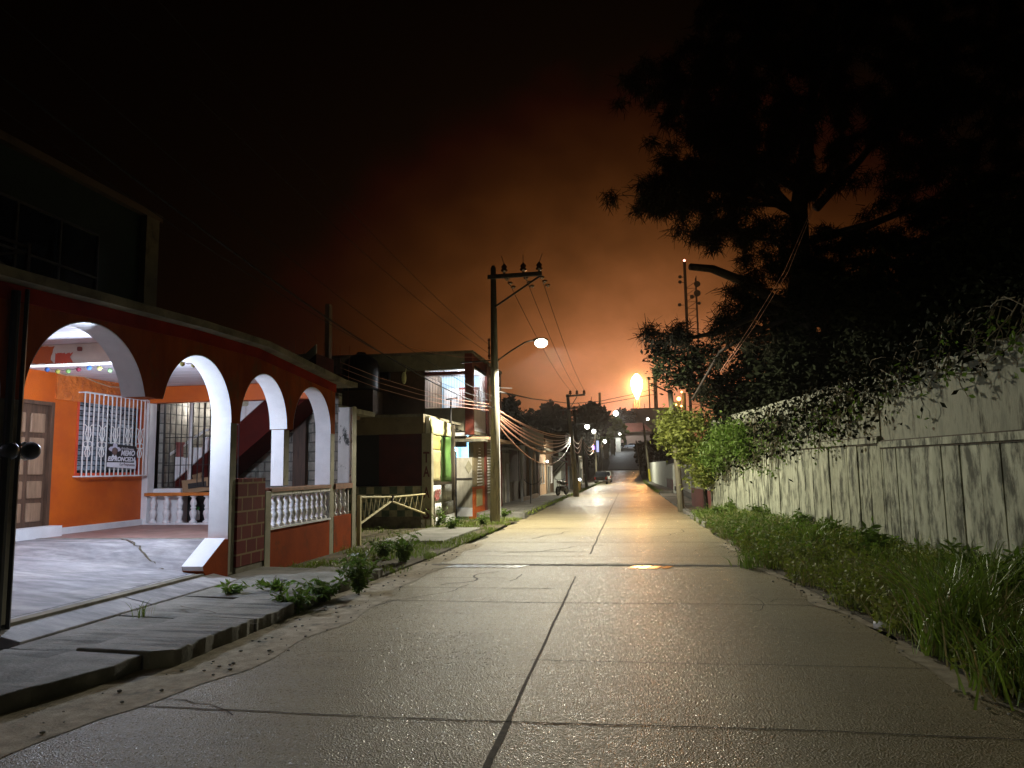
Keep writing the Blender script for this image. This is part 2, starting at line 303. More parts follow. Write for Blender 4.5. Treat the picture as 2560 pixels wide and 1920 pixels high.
M['leaf2'] = pm('yellow_green_leaf', (0.32, 0.34, 0.08), (0.16, 0.19, 0.04), 0.6, 2, transl=(0.18, 0.24, 0.03), spec=0.25)
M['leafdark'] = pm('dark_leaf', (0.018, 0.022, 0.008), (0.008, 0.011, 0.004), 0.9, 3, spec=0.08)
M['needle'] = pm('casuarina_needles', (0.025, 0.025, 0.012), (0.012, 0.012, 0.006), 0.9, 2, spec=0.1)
M['grass'] = pm('verge_grass_blades', (0.30, 0.36, 0.06), (0.14, 0.18, 0.03), 0.5, 1.2, transl=(0.12, 0.2, 0.02))
M['grasstall'] = pm('tall_grass_blades', (0.28, 0.38, 0.07), (0.15, 0.22, 0.04), 0.45, 3, transl=(0.15, 0.25, 0.03))
M['bark'] = pm('dark_bark', (0.05, 0.035, 0.025), (0.025, 0.018, 0.012), 0.9, 6, bump=0.7, bscale=12, bdist=0.03)
M['vine'] = pm('dry_vine_stem', (0.22, 0.18, 0.10), (0.08, 0.065, 0.035), 0.8, 4)
M['petal'] = pm('white_petals', (0.8, 0.8, 0.72), (0.7, 0.7, 0.6), 0.6, 4)
M['wallR'] = pm('mildewed_concrete_planks', (0.46, 0.47, 0.345), (0.27, 0.28, 0.195), 0.85, 3.2, (0.055, 0.058, 0.035), 3.4, (0.46, 0.60), stretch=(1.6, 1.6, 0.5), bump=0.4, bscale=18)
M['wallRtop'] = pm('mildewed_upper_plaster', (0.38, 0.38, 0.28), (0.2, 0.205, 0.15), 0.9, 3, (0.05, 0.05, 0.03), 3.0, (0.48, 0.66), stretch=(1.6, 1.6, 0.45), bump=0.5, bscale=18)
M['corrug'] = pm('galvanised_corrugated_sheet', (0.50, 0.50, 0.46), (0.36, 0.36, 0.33), 0.45, 5, (0.25, 0.22, 0.18), 3, metal=0.3)
M['tarpy'] = pm('yellow_tarp', (0.60, 0.52, 0.13), (0.48, 0.40, 0.12), 0.6, 6)
M['tarpw'] = pm('pale_yellow_tarp', (0.72, 0.70, 0.36), (0.6, 0.58, 0.3), 0.6, 6)
M['tarpt'] = pm('tan_tarp', (0.42, 0.36, 0.17), (0.34, 0.29, 0.14), 0.7, 6)
M['tarpg'] = pm('green_tarp', (0.12, 0.24, 0.05), (0.07, 0.16, 0.035), 0.7, 4, (0.04, 0.08, 0.02), 3)
M['cyanroom'] = pm('pale_blue_wall', (0.45, 0.62, 0.78), (0.38, 0.55, 0.7), 0.6, 3)
M['gatepaint'] = pm('stained_white_gate', (0.52, 0.48, 0.40), (0.38, 0.35, 0.28), 0.6, 3, (0.2, 0.17, 0.13), 2.2, (0.55, 0.75), stretch=(3, 3, 0.5))
M['peach'] = pm('peach_plaster', (0.55, 0.36, 0.22), (0.42, 0.27, 0.16), 0.8, 1.2, (0.2, 0.14, 0.09), 1.2)
M['offwhite'] = pm('offwhite_dirty_plaster', (0.55, 0.52, 0.44), (0.4, 0.37, 0.3), 0.8, 1.2, (0.2, 0.18, 0.14), 1.1)
M['brightwhite'] = pm('clean_white_plaster', (0.75, 0.77, 0.70), (0.66, 0.68, 0.6), 0.7, 1.5)
M['reddoor'] = pm('red_brown_wood_door', (0.12, 0.025, 0.012), (0.07, 0.015, 0.008), 0.5, 3, stretch=(3, 3, 0.5))
M['curtain'] = pm('tan_wood_panel', (0.36, 0.27, 0.19), (0.27, 0.2, 0.14), 0.7, 3, stretch=(4, 4, 0.4))
M['brick_red'] = pm('maroon_paint', (0.26, 0.07, 0.06), (0.18, 0.05, 0.04), 0.7, 2)
M['yellow'] = pm('yellow_paint', (0.62, 0.55, 0.05), (0.5, 0.43, 0.04), 0.6, 4)
M['yorange'] = pm('amber_paint', (0.62, 0.38, 0.10), (0.5, 0.3, 0.08), 0.6, 4)
M['card'] = pm('brown_cardboard', (0.30, 0.19, 0.10), (0.24, 0.15, 0.08), 0.85, 3)
M['cardblk'] = pm('black_print_on_cardboard', (0.02, 0.018, 0.016), None, 0.8, 3)
M['carblack'] = pm('black_car_paint', (0.01, 0.01, 0.011), None, 0.25, 3)
M['carwhite'] = pm('white_car_paint', (0.7, 0.72, 0.68), None, 0.3, 3)
M['carsilver'] = pm('silver_blue_car_paint', (0.45, 0.5, 0.58), None, 0.3, 3, metal=0.3)
M['tyre'] = pm('tyre_rubber', (0.015, 0.015, 0.015), None, 0.85, 10)
M['chrome'] = pm('wheel_metal', (0.5, 0.5, 0.5), None, 0.3, 8, metal=0.8)
M['redlens'] = pm('red_lamp_lens', (0.35, 0.01, 0.01), None, 0.2, 8)
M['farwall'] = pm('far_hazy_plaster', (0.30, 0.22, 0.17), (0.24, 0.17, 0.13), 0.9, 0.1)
M['rust'] = pm('rusty_steel', (0.20, 0.07, 0.04), (0.13, 0.045, 0.03), 0.7, 2)
M['purple'] = emis('violet_glow', (0.25, 0.12, 1.0), 6)
M['bulb'] = emis('lit_lamp', (1.0, 0.97, 0.75), 11)
M['bulbw'] = emis('lit_white_lamp', (0.9, 0.95, 1.0), 25)
M['bulb_far'] = emis('lit_far_lamp', (1.0, 1.0, 0.88), 14)
M['redbulb'] = emis('lit_red_beacon', (1.0, 0.25, 0.2), 8)
M['orbulb'] = emis('lit_orange_lamp', (1.0, 0.55, 0.15), 10)
# ------------------------------------------------------------------ terrain and road
def interp(x, pts):
    if x <= pts[0][0]: return pts[0][1]
    for (a, b), (c, d) in zip(pts, pts[1:]):
        if x <= c: return b+(d-b)*(x-a)/(c-a)
    return pts[-1][1]
PZ = [(-60, 0), (15, 0), (30, -0.15), (60, -0.5), (90, -0.8), (112, -0.95), (130, -0.75), (150, -0.1), (170, 0.75), (190, 1.9), (210, 3.4), (230, 5.2), (250, 7.0), (262, 7.9), (280, 8.6), (320, 9.0)]
def gz(y): return interp(y, PZ)
EL = [(-60, -3.8), (4.6, -3.8), (5.8, -3.3), (7.6, -3.25), (10.8, -3.3), (16.6, -3.35), (30, -3.5), (44, -3.75), (60, -3.9), (115, -4.2), (170, -4.4), (200, -4.6), (260, -6.0), (320, -9)]
ER = [(-60, 2.6), (5.4, 2.46), (9.1, 2.26), (13, 2.0), (24, 1.98), (44, 2.1), (60, 2.2), (115, 2.5), (170, 2.6), (250, 3.4), (320, 5)]
ys = [-60, -30, -10, 0] + [i*1.0 for i in range(1, 30)] + list(range(30, 60, 3)) + list(range(60, 330, 5))
ysr = [-60, -30, -10, 0] + [i*0.5 for i in range(1, 60)] + list(range(30, 60, 2)) + list(range(60, 172, 4))
rnd = random.Random(5)
tag(MB().grid([-400, -120, -60, -30, -12, -6, 0, 6, 12, 30, 60, 120, 400], sorted(set([-60, -30, 0]+list(range(15, 320, 5))+[320, 400, 700, 1500])), lambda x, y: gz(y)-0.05).build('ground', M['ground']), kind='structure')
def road_pt(u, y):
    j = 0.05*math.sin(y*2.3)+0.04*math.sin(y*5.1+1)
    l = interp(y, EL)+j*1.3; r = interp(y, ER)+0.05*math.sin(y*1.9+2)+0.03*math.sin(y*6.3)
    return Vector((l+(r-l)*u, y, gz(y)))
MBr = MB().grid([0, 0.2, 0.4, 0.6, 0.8, 1.0], ysr, lambda u, y: road_pt(u, y)); tag(MBr.build('road', M['road']), kind='structure')
MBr = MB().grid([0, 0.25, 0.5, 0.75, 1.0], [172, 180, 190, 200, 210, 220, 230, 240, 250, 262, 280, 300, 320], lambda u, y: road_pt(u, y)); tag(MBr.build('hill_road', M['road_far']), kind='structure')
# joints and cracks in the slabs
jb = MB()
def strip(pts, w, dz=0.004):
    pts = [Vector(p) for p in pts]; b = len(jb.v)
    for i, p in enumerate(pts):
        d = pts[min(i+1, len(pts)-1)]-pts[max(i-1, 0)]; n = Vector((-d.y, d.x, 0)).normalized(); ww = (w[i] if isinstance(w, list) else w)*(0.85+0.3*rnd.random())/2
        jb.v += [tuple(p+n*ww+Vector((0, 0, dz))), tuple(p-n*ww+Vector((0, 0, dz)))]
    for i in range(len(pts)-1): jb.f.append((b+2*i, b+2*i+1, b+2*i+3, b+2*i+2))
def tj(y0, x0, x1, w, sk=0.0, dy=0.0):
    n = max(4, int(abs(x1-x0)/0.12)); x = [x0+(x1-x0)*i/n for i in range(n+1)]
    strip([(a, y0+sk*(a-x0)+rnd.uniform(-.008, .008)+dy*math.sin(a*1.3), gz(y0)) for a in x], w)
for y0, w in [(4.85, 0.018), (9.0, 0.022), (16.2, 0.04), (20.2, 0.05), (24.2, 0.05), (28.2, 0.06), (32.2, 0.06), (40, 0.08), (48, 0.09), (56, 0.1)]:
    tj(y0, interp(y0, EL)+0.1, interp(y0, ER)-0.05, w, 0.0, 0.02)
tj(6.35, -0.85, 2.3, 0.012, 0.01); tj(10.0, -3.2, -1.0, 0.022); tj(14.3, -3.1, -0.8, 0.03); tj(13.6, -3.2, 1.9, 0.02, 0, 0.03); tj(10.9, -2.9, -1.8, 0.02);
cj = [(-0.93, 3.0)]
y = 3.0
pts = []
while y < 11.2:
    pts.append((-0.80+0.003*math.sin(y*3)+rnd.uniform(-.003, .003), y, gz(y))); y += 0.18
strip(pts, [0.042 if p[1] < 4.9 else 0.022 for p in pts])
y = 13.9; pts = []
while y < 60:
    pts.append((-0.72+rnd.uniform(-.01, .01), y, gz(y))); y += 0.5
strip(pts, 0.035)
def crack(x, y, ang, n, w=0.012, step=0.12):
    pts = [(x, y, gz(y))]
    for i in range(n):
        ang += rnd.uniform(-.5, .5); x += math.cos(ang)*step; y += math.sin(ang)*step; pts.append((x, y, gz(y)))
    strip(pts, w)
for c in [(-3.0, 8.6, 1.3, 16, .016), (-2.6, 10.2, 1.4, 14, .03), (-2.4, 14, 1.2, 22, .03), (-1.7, 10.6, 1.3, 6, .02), (-3.5, 5.0, .2, 8, .012), (1.2, 14.5, 1.7, 14, .014), (0.2, 17, 1.2, 16, .016), (1.3, 8.6, .3, 8, .008),
          (-2.9, 6.3, .9, 7, .01), (1.6, 9.2, 1.3, 7, .01), (1.0, 18.4, 1.4, 14, .02), (-2.2, 17.0, 1.3, 20, .03)]: crack(*c)
tag(jb.build('road_joints', M['joint']), kind='structure')
# gutter sand along the left kerb and along the right edge
def edge_sheet(name, mat, ysl, fl, fr, dz=0.008, n=4):
    return tag(MB().grid([i/n for i in range(n+1)], ysl, lambda u, y: Vector((fl(y)+(fr(y)-fl(y))*u, y, gz(y)+dz))).build(name, mat), kind='structure')
ysn = [2+i*0.2 for i in range(0, 70)]
edge_sheet('gutter_sand', M['sand'], ysn, lambda y: interp(y, [(2, -4.6), (5.2, -4.2), (6, -3.85), (12, -3.8), (16, -3.6)]), lambda y: interp(y, EL)+0.24+0.06*math.sin(y*1.7)+0.04*math.sin(y*4.3), 0.0045)
edge_sheet('verge_sand', M['sand'], ysn, lambda y: interp(y, ER)-0.10-0.10*math.sin(y*2.1+1)-0.05*math.sin(y*5.7), lambda y: interp(y, ER)+0.25, 0.007)
# left pavement slabs near the arcade house
def sidewalk():
    mb = MB(); kx = [(1.0, -4.55), (4.6, -4.22), (5.3, -4.02), (5.75, -3.98), (5.8, -3.76), (7.6, -3.72), (9.2, -3.78), (10.8, -3.66)]
    cuts = [1.0, 3.2, 5.75, 7.15, 8.3, 9.35, 10.9]
    for a, b in zip(cuts, cuts[1:]):
        for (u0, u1) in ((0.0, 0.47), (0.485, 1.0)):
            a2 = a+0.012; b2 = b-0.012; tl = rnd.uniform(-.012, .012)
            def P(u, yy, z):
                xk = interp(yy, kx); xi = -5.25 if yy < 9.6 else -5.6
                return (xi+(xk-xi)*u, yy, z)
            n = 16; v = []; zt = 0.150+tl
            yy = [a2+(b2-a2)*i/n for i in range(n+1)]
            jr = [rnd.uniform(-.02, .02) for _ in yy]
            top0 = [P(u0, q, zt) for q in yy]; top1 = [(P(u1, q, zt-0.01)[0]+(jr[i] if u1 == 1 else 0), q, zt-0.015+rnd.uniform(-.02, .006)) for i, q in enumerate(yy)]
            base = len(mb.v); k = n+1
            mb.v += top0+top1+[(x, q, -0.06) for x, q, _ in top0]+[(x, q, -0.06) for x, q, _ in top1]
            for i in range(n):
                mb.f += [(base+i, base+k+i, base+k+i+1, base+i+1), (base+k+i, base+3*k+i, base+3*k+i+1, base+k+i+1), (base+i, base+i+1, base+2*k+i+1, base+2*k+i)]
            mb.f += [(base, base+2*k, base+3*k, base+k), (base+n, base+k+n, base+3*k+n, base+2*k+n)]
    tag(mb.build('sidewalk', M['walk'], bev=0.012), kind='structure')
    # sloped apron between pavement and ramp
    mb = MB()
    for (a, b) in ((5.9, 7.7), (7.72, 9.55)):
        mb.add([(-5.26, a, 0.16), (-5.26, b, 0.16), (-5.77, b, 0.27), (-5.77, a, 0.27), (-5.26, a, -.05), (-5.26, b, -.05), (-5.77, b, -.05), (-5.77, a, -.05)],
               [(0, 1, 2, 3), (0, 4, 5, 1), (1, 5, 6, 2), (3, 7, 4, 0), (2, 6, 7, 3)])
    tag(mb.build('driveway_apron', M['ramp'], bev=0.01), kind='structure')
sidewalk()
edge_sheet('dirt_yard', M['soil'], [10.85+i*0.25 for i in range(0, 52)], lambda y: -9.8, lambda y: interp(y, [(10.9, -3.66), (14, -3.5), (20, -3.5), (24, -3.55)]), 0.03, 14)
def pave(name, y0, y1, x0f, x1f, h, mat, seg):
    mb = MB(); y = y0
    while y < y1-0.01:
        y2 = min(y+seg, y1); t = rnd.uniform(-.012, .012)
        mb.add([(x0f(y), y+.01, gz(y)+h+t), (x1f(y), y+.01, gz(y)+h+t), (x1f(y2), y2-.01, gz(y2)+h+t), (x0f(y2), y2-.01, gz(y2)+h+t), (x0f(y), y+.01, gz(y)-.06), (x1f(y), y+.01, gz(y)-.06), (x1f(y2), y2-.01, gz(y2)-.06), (x0f(y2), y2-.01, gz(y2)-.06)],
               [(0, 1, 2, 3), (4, 7, 6, 5), (0, 4, 5, 1), (1, 5, 6, 2), (2, 6, 7, 3), (3, 7, 4, 0)]); y = y2
    return tag(mb.build(name, mat, bev=0.01), kind='structure')
pave('side_pavement', 15.5, 19.6, lambda y: -5.3, lambda y: -3.9, 0.09, M['walk'], 1.35)
pave('far_left_pavement', 26.0, 165.0, lambda y: -6.2-(y-26)*0.002, lambda y: interp(y, EL)-0.15, 0.15, M['walk'], 3.0)
def wx(y): return 4.72-0.110*(y-10.75)      # line of the plank wall
mb = MB().grid([i/10 for i in range(11)], [0+i*0.4 for i in range(0, 75)], lambda u, y: Vector((interp(y, ER)+0.02+(wx(y)-interp(y, ER))*u, y, gz(y)+0.02+0.13*math.sin(min(1, u*1.3)*PI/2)+0.03*math.sin(y*3+u*7)*u)))
tag(mb.build('verge', M['soil']), kind='structure')
pave('right_pavement_kerb', 20.5, 36, lambda y: interp(y, ER)+0.0, lambda y: interp(y, ER)+0.2, 0.12, M['walk'], 2.5)
pave('right_crossing', 36.2, 56, lambda y: interp(y, ER)+0.1, lambda y: 12, 0.02, M['walk'], 6)
pave('right_far_pavement', 57, 160, lambda y: interp(y, ER)+0.15, lambda y: 3.9, 0.14, M['walk'], 4)
# drain with painted stripes across the road
t = thing('road_drain', (-0.7, 12.3, 0), 'narrow broken drain slot crossing the road with diagonal painted stripes', 'drain')
mb = MB(); xs = [-3.3+5.35*i/60 for i in range(61)]
ya = [12.28+rnd.uniform(-.03, .03) for _ in xs]; yb = [12.42+rnd.uniform(-.035, .035) for _ in xs]
for i in range(60): mb.add([(xs[i], ya[i], .006), (xs[i+1], ya[i+1], .006), (xs[i+1], yb[i+1], .006), (xs[i], yb[i], .006)], [(0, 1, 2, 3)])
mb.build('slot', M['joint'], t)
mb = MB(); n = 48
for i in range(n):
    x0 = -3.2+5.2*i/n; h = 0.012+0.006*rnd.random(); mb.add([(x0, 12.42, 0), (x0+5.2/n, 12.42, 0), (x0+5.2/n, 12.5, h), (x0, 12.5, h), (x0+5.2/n, 12.75, 0), (x0, 12.75, 0)], [(0, 1, 2, 3), (3, 2, 4, 5)])
mb.build('broken_lip', M['road'], t)
M['stripe_w'] = pm('white_road_paint', (0.85, 0.86, 0.9), (0.6, 0.62, 0.66), 0.35, 4, spec=0.7)
M['stripe_o'] = pm('flare_tinted_road_paint', (0.85, 0.36, 0.10), (0.7, 0.25, 0.06), 0.2, 4, spec=0.9)  # the flare's orange reflection is put into the stripe colour
def stripes(name, x0, x1, n, mat, w, L_):
    mb = MB()
    for i in range(n):
        x = x0+(x1-x0)*i/n; mb.add([(x, 11.98, .010), (x+w, 11.98, .010), (x+w+L_, 12.27, .010), (x+L_, 12.27, .010)], [(0, 1, 2, 3)])
    return mb.build(name, mat, t)
stripes('white_stripes', -3.0, -1.75, 9, M['stripe_w'], 0.10, 0.16)
stripes('flare_tinted_stripes', -0.05, 0.62, 4, M['stripe_o'], 0.13, 0.10)
# ================================================================== arcade house
XF = -5.6; XB = -9.45; ZC = 3.3; ZFL = 0.6
H = thing('arcade_house', (-7.5, 9, 0), 'orange house with an arched white-edged porch lit from inside, nearest on the left', 'house')
arches = [(5.08, 0.81, 3.15), (7.05, 0.90, 3.20), (9.07, 0.81, 3.15), (10.89, 0.76, 3.12), (12.70, 0.81, 3.10)]
ZS = 2.3; HANG = 2.5
def wtop(y): return interp(y, [(3, 3.3), (5.8, 3.36), (8.9, 3.48), (10.6, 3.5), (13.7, 3.27)])
def zlow(y):
    for c, a, cr in arches:
        if abs(y-c) < a: return ZS+(cr-ZS)*math.sqrt(max(0, 1-((y-c)/a)**2))
    return None
cols = []   # (y, zlow)
yv = 3.6; ylist = set([3.6, 13.72])
for c, a, cr in arches:
    for k in range(33): ylist.add(round(c-a*math.cos(PI*k/32), 5))
ylist = sorted(ylist)
# stretches with a foot on the ground are handled by piers; between arches 2 and 3 (index 1,2) the wall just hangs at 2.5 m
wall = MB(); revs = [MB() for _ in arches]; T = 0.30
def zl2(y):
    z = zlow(y)
    if z is None: z = ZS
    if 7.5 < y < 8.6: z = max(z, HANG)
    return z
for a, b in zip(ylist, ylist[1:]):
    if b-a < 1e-4: continue
    za, zb = zl2(a), zl2(b)
    wall.add([(XF, a, za), (XF, b, zb), (XF, b, wtop(b)), (XF, a, wtop(a)), (XF-T, a, za), (XF-T, b, zb), (XF-T, b, wtop(b)), (XF-T, a, wtop(a))],
             [(0, 1, 2, 3), (4, 7, 6, 5), (3, 2, 6, 7)])
    mid = (a+b)/2
    if zlow(mid) is not None and not (7.5 < mid < 8.6 and zlow(mid) <= HANG): min(zip(arches, revs), key=lambda q: abs(q[0][0]-mid))[1].add([(XF+.003, a, za), (XF+.003, b, zb), (XF-T-.003, b, zb), (XF-T-.003, a, za), (XF+.003, a, za+.012), (XF+.003, b, zb+.012), (XF-T-.003, b, zb+.012), (XF-T-.003, a, za+.012)], [(0, 1, 2, 3), (0, 1, 5, 4), (3, 2, 6, 7)])
    else: wall.add([(XF, a, za), (XF, b, zb), (XF-T, b, zb), (XF-T, a, za)], [(0, 1, 2, 3)])
wall.build('front_wall', M['front'], H)
for rv in revs: rv.build('arch_reveal', M['white'], H)
mb = MB()
for a, b in zip([3.6, 5.8, 8.9, 10.6], [5.8, 8.9, 10.6, 13.73]):
    mb.add([(XF+.02, a, wtop(a)-.155), (XF+.02, b, wtop(b)-.155), (XF+.02, b, wtop(b)), (XF+.02, a, wtop(a)), (XF-.01, a, wtop(a)-.155), (XF-.01, b, wtop(b)-.155), (XF-.01, b, wtop(b)), (XF-.01, a, wtop(a))], [(0, 1, 2, 3), (0, 4, 5, 1), (0, 3, 7, 4), (1, 5, 6, 2)])
mb.build('red_band', M['front_red'], H, bev=.004)
# piers: front face olive, inner face white
def pier(y0, y1, z0, z1, xf=XF, t=T, mat='olive', side=True):
    MB().box(xf, y0+.004, z0, xf-t, y1-.004, z1).build('pier', M[mat], H, bev=.012)
    if side: MB().box(xf-.004, y0-.002, z0, xf-t-.004, y0+.004, z1).build('pier_face', M['white'], H)
pier(3.6, 4.14, 0.05, ZS)
pier(5.89, 6.14, 0.1, ZS)
pier(9.88, 10.06, 0.15, ZS)
pier(11.66, 11.86, 1.36, ZS-.01, XF-.05, .22)
pier(13.51, 13.72, 0.0, ZS+.02)
# corner where arch 1 springs on the left: a dark drainpipe beside the pier
MB().tube([(XF+.05, 5.95, 0.1), (XF+.05, 5.95, 3.3)], .04, 8).build('drainpipe', M['black_metal'], H)
MB().tube([(XF+.03, 6.10, 0.1), (XF+.03, 6.10, 3.35)], .02, 6).build('conduit', M['black_metal'], H)
# flared foot of the second arch
poly = [(9.28, .30), (9.36, .22), (9.9, .12), (9.9, .66), (9.80, .66), (9.27, .36)]
MB().prism(poly, lambda a, b: (XF, a, b), lambda a, b: (XF-T, a, b)).build('flared_foot', M['low_orange'], H)
MB().add([(XF+.004, 9.26, .36), (XF+.004, 9.80, .68), (XF-T-.004, 9.80, .68), (XF-T-.004, 9.26, .36), (XF+.004, 9.28, .30), (XF-T-.004, 9.28, .30)], [(0, 1, 2, 3), (4, 0, 3, 5)]).build('foot_slope', M['white'], H)
# brick gate pier
g = MB().box(XF+.03, 10.07, .24, XF-.33, 10.89, 1.5).build('block_pier', M['brickpier'], H)
MB().box(XF+.02, 10.07, .10, XF-.32, 10.95, .235).build('pier_base', M['slab'], H, bev=.01)
MB().box(XF+.035, 10.895, .1, XF-.2, 11.09, 1.29).build('end_post', M['olive'], H, bev=.01)
# low wall with balustrade
MB().box(XF, 11.09, -.1, XF-.16, 13.51, .68).build('low_wall', M['low_orange'], H)
MB().box(XF+.03, 11.09, .682, XF-.2, 13.51, .71).build('plinth', M['white'], H)
MB().box(XF+.035, 11.09, 1.27, XF-.2, 13.505, 1.335).build('rail', M['brownrail'], H, bev=.006)
MB().box(XF+.01, 11.095, 1.215, XF-.17, 13.505, 1.268).build('rail_soffit', M['white_worn'], H)
MB().box(XF, 13.0, .0, XF-.001, 13.001, .001)
bal_prof = [(.058, 0), (.058, .03), (.030, .06), (.038, .10), (.055, .17), (.052, .215), (.030, .255), (.042, .275), (.042, .29), (.030, .31), (.050, .36), (.046, .40), (.026, .46), (.036, .48), (.052, .49), (.052, .505)]
bproto = MB().lathe((0, 0, 0), [(r_*1.28, z_) for r_, z_ in bal_prof], 12).build('baluster', M['white'], None, smooth=True)
bproto.parent = H
def place_bal(x, y, z, s=1.0, first=[True]):
    if first[0]: b = bproto; first[0] = False
    else: b = bproto.copy(); C.objects.link(b); b.parent = H
    b.location = Vector((x, y, z))-H.location; b.scale = (1, 1, s); return b
for i in range(11): place_bal(XF-.09, 11.22+i*0.218, .71, 1.0)
# worn end bay with three balusters and flaking post
MB().box(XF, 13.73, -.1, XF-.16, 14.62, .72).build('end_low_wall', M['low_orange'], H)
MB().box(XF+.03, 13.73, 1.24, XF-.2, 14.62, 1.34).build('end_rail', M['brownrail'], H)
for i in range(3): place_bal(XF-.09, 13.9+i*.24, .72, 1.03)
MB().box(XF-.02, 14.50, .72, XF-.20, 14.53, 1.24).build('end_panel', M['white_worn'], H)
MB().box(XF+.005, 14.62, 1.34, XF-.30, 14.85, 2.9).build('flaking_post', M['white_worn'], H, bev=.01)
MB().box(XF+.009, 14.66, -.1, XF-.02, 14.86, 2.92).build('post_street_face', M['olive'], H)
# roof slab with overhang, profile follows the wall top
mb = MB(); yy = [3.4, 5.8, 8.9, 10.6, 13.73, 14.4]
for a, b in zip(yy, yy[1:]):
    mb.add([(XF+.20, a, wtop(a)+.004), (XF+.20, b, wtop(b)+.004), (XB-.6, b, wtop(b)+.004), (XB-.6, a, wtop(a)+.004), (XF+.20, a, wtop(a)+.10), (XF+.20, b, wtop(b)+.10), (XB-.6, b, wtop(b)+.10), (XB-.6, a, wtop(a)+.10)],
           [(0, 3, 2, 1), (4, 5, 6, 7), (0, 1, 5, 4), (2, 3, 7, 6)]+([(0, 4, 7, 3)] if a == yy[0] else [])+([(1, 2, 6, 5)] if b == yy[-1] else []))
mb.build('roof_slab', M['slab'], H)
MB().box(XF-T-.01, 3.6, ZC, XB, 13.3, ZC+.05).build('ceiling', M['ceil'], H)
# patched beam under the ceiling
bm_ = MB().box(XF-T-.01, 8.60, ZC-.26, XB, 8.78, ZC-.002).build('ceiling_beam', M['cream'], H)
def blotch(name, mat, x0, x1, z0, z1, y, seed, parent):
    r = random.Random(seed); n = 14; p = [(x0+(x1-x0)*i/n, z0+r.uniform(-.012, .012)) for i in range(n+1)]+[(x1-r.uniform(0, .05), z0+(z1-z0)*k/5) for k in range(1, 5)]+[(x1-(x1-x0)*i/n, z1+r.uniform(-.012, .012)) for i in range(n+1)]
    return MB().prism(p, lambda a, b: (a, y, b), lambda a, b: (a, y+.003, b)).build(name, mat, parent)
blotch('orange_patch', M['orange'], -7.9, -7.40, ZC-.245, ZC-.015, 8.595, 2, bm_); blotch('red_patch', M['redpatch'], -7.38, -7.12, ZC-.25, ZC-.12, 8.592, 3, bm_); blotch('red_patch', M['redpatch'], -6.55, -5.95, ZC-.25, ZC-.015, 8.592, 4, bm_)
MB().lathe((-7.02, 8.585, ZC-.10), [(.026, 0), (.034, .02), (.03, .05), (.02, .055)], 8).build('wall_knob', M['brick_red'], H)
# porch floor, ramp
MB().box(XF-T, 10.55, .1, XB, 14.6, ZFL).build('porch_floor', M['floor'], H)
def rz(x, y):
    t_ = max((-5.77-x)/3.68*.85, 0)+max(0, (y-9.45)/1.1)*(1 if x < -5.9 else .55)
    base = .27+.33*min(1, t_)
    return base
mb = MB().grid([-5.77-3.68*i/16 for i in range(17)], [3.6+i*(10.55-3.6)/24 for i in range(25)], lambda x, y: rz(x, y)); mb.build('ramp', M['ramp'], H)
MB().box(XF+.0, 3.6, -.1, XF-.17, 9.3, .262).build('ramp_front', M['slab'], H)
MB().box(XF-T-.02, 10.52, ZFL-.01, XB, 10.62, ZFL+.006).build('floor_edge', M['walk'], H)
# crack across the ramp
jb2 = jb; jb = MB(); pts = []; 
for k in range(22):
    u = k/21; x = -7.75+u*1.55+rnd.uniform(-.03, .03); y = 10.5-u*1.15+rnd.uniform(-.03, .03); pts.append((x, y, rz(x, y)+.003))
strip(pts, .03); jb.build('ramp_crack', M['joint'], H)
jb = MB()
for (x, y, a, n, w) in ((-5.1, 6.0, .3, 9, .014), (-4.9, 7.6, -.5, 9, .018), (-4.5, 6.6, 1.2, 12, .014), (-4.3, 8.2, .2, 6, .02), (-4.7, 8.9, 1.4, 12, .016), (-5.2, 4.4, .9, 10, .014), (-4.9, 9.9, .1, 9, .014)):
    pts = []
    for i in range(n):
        a += rnd.uniform(-.45, .45); x += math.cos(a)*.09; y += math.sin(a)*.09; pts.append((x, y, .172))
    strip(pts, w, 0)
tag(jb.build('sidewalk_cracks', M['joint']), kind='structure')
# back wall (orange, faces the street), plinth, door and window with grille
wy0, wy1, wz0, wz1 = 11.62, 13.22, 1.62, 2.98
bw = MB(); X0 = XB; X1 = XB-.18
bw.box(X0, 3.6, .1, X1, 10.1, ZC); bw.box(X0, 11.04, .1, X1, wy0, ZC); bw.box(X0, wy1, .1, X1, 13.42, ZC); bw.box(X0, wy0, .1, X1, wy1, wz0); bw.box(X0, wy0, wz1, X1, wy1, ZC); bw.box(X0, 10.1, 2.80, X1, 11.04, ZC)
bw.build('house_wall', M['orange'], H)
MB().box(XB+.035, 11.04, 2.86, XB+.001, 13.40, ZC-.002).build('textured_band', M['orange_rough'], H)
MB().box(XB+.05, 11.07, ZFL, XB+.001, 13.42, ZFL+.11).build('skirting', M['white'], H)
MB().box(XB+.25, 9.9, ZFL-.15, XB+.001, 11.06, ZFL+.17).build('door_step', M['white'], H)
d = MB().box(XB-.05, 10.12, ZFL+.1, XB-.10, 10.98, 2.76).build('door', M['wood'], H)
MB().box(XB+.02, 10.97, ZFL+.1, XB-.12, 11.04, 2.80).build('door_frame', M['wood'], d); MB().box(XB+.02, 10.1, 2.74, XB-.12, 10.965, 2.80).build('door_frame', M['wood'], d)
for z0, z1 in ((.85, 1.15), (1.22, 1.5), (1.6, 2.2), (2.28, 2.6)):
    for y0 in (10.2, 10.6): MB().box(XB-.02, y0, z0, XB-.055, y0+.3, z1).build('door_panel', M['woodlight'], d, bev=.015)
w = MB().box(XB-.09, wy0, wz0, XB-.10, wy1, wz1).build('window', M['glass'], H)
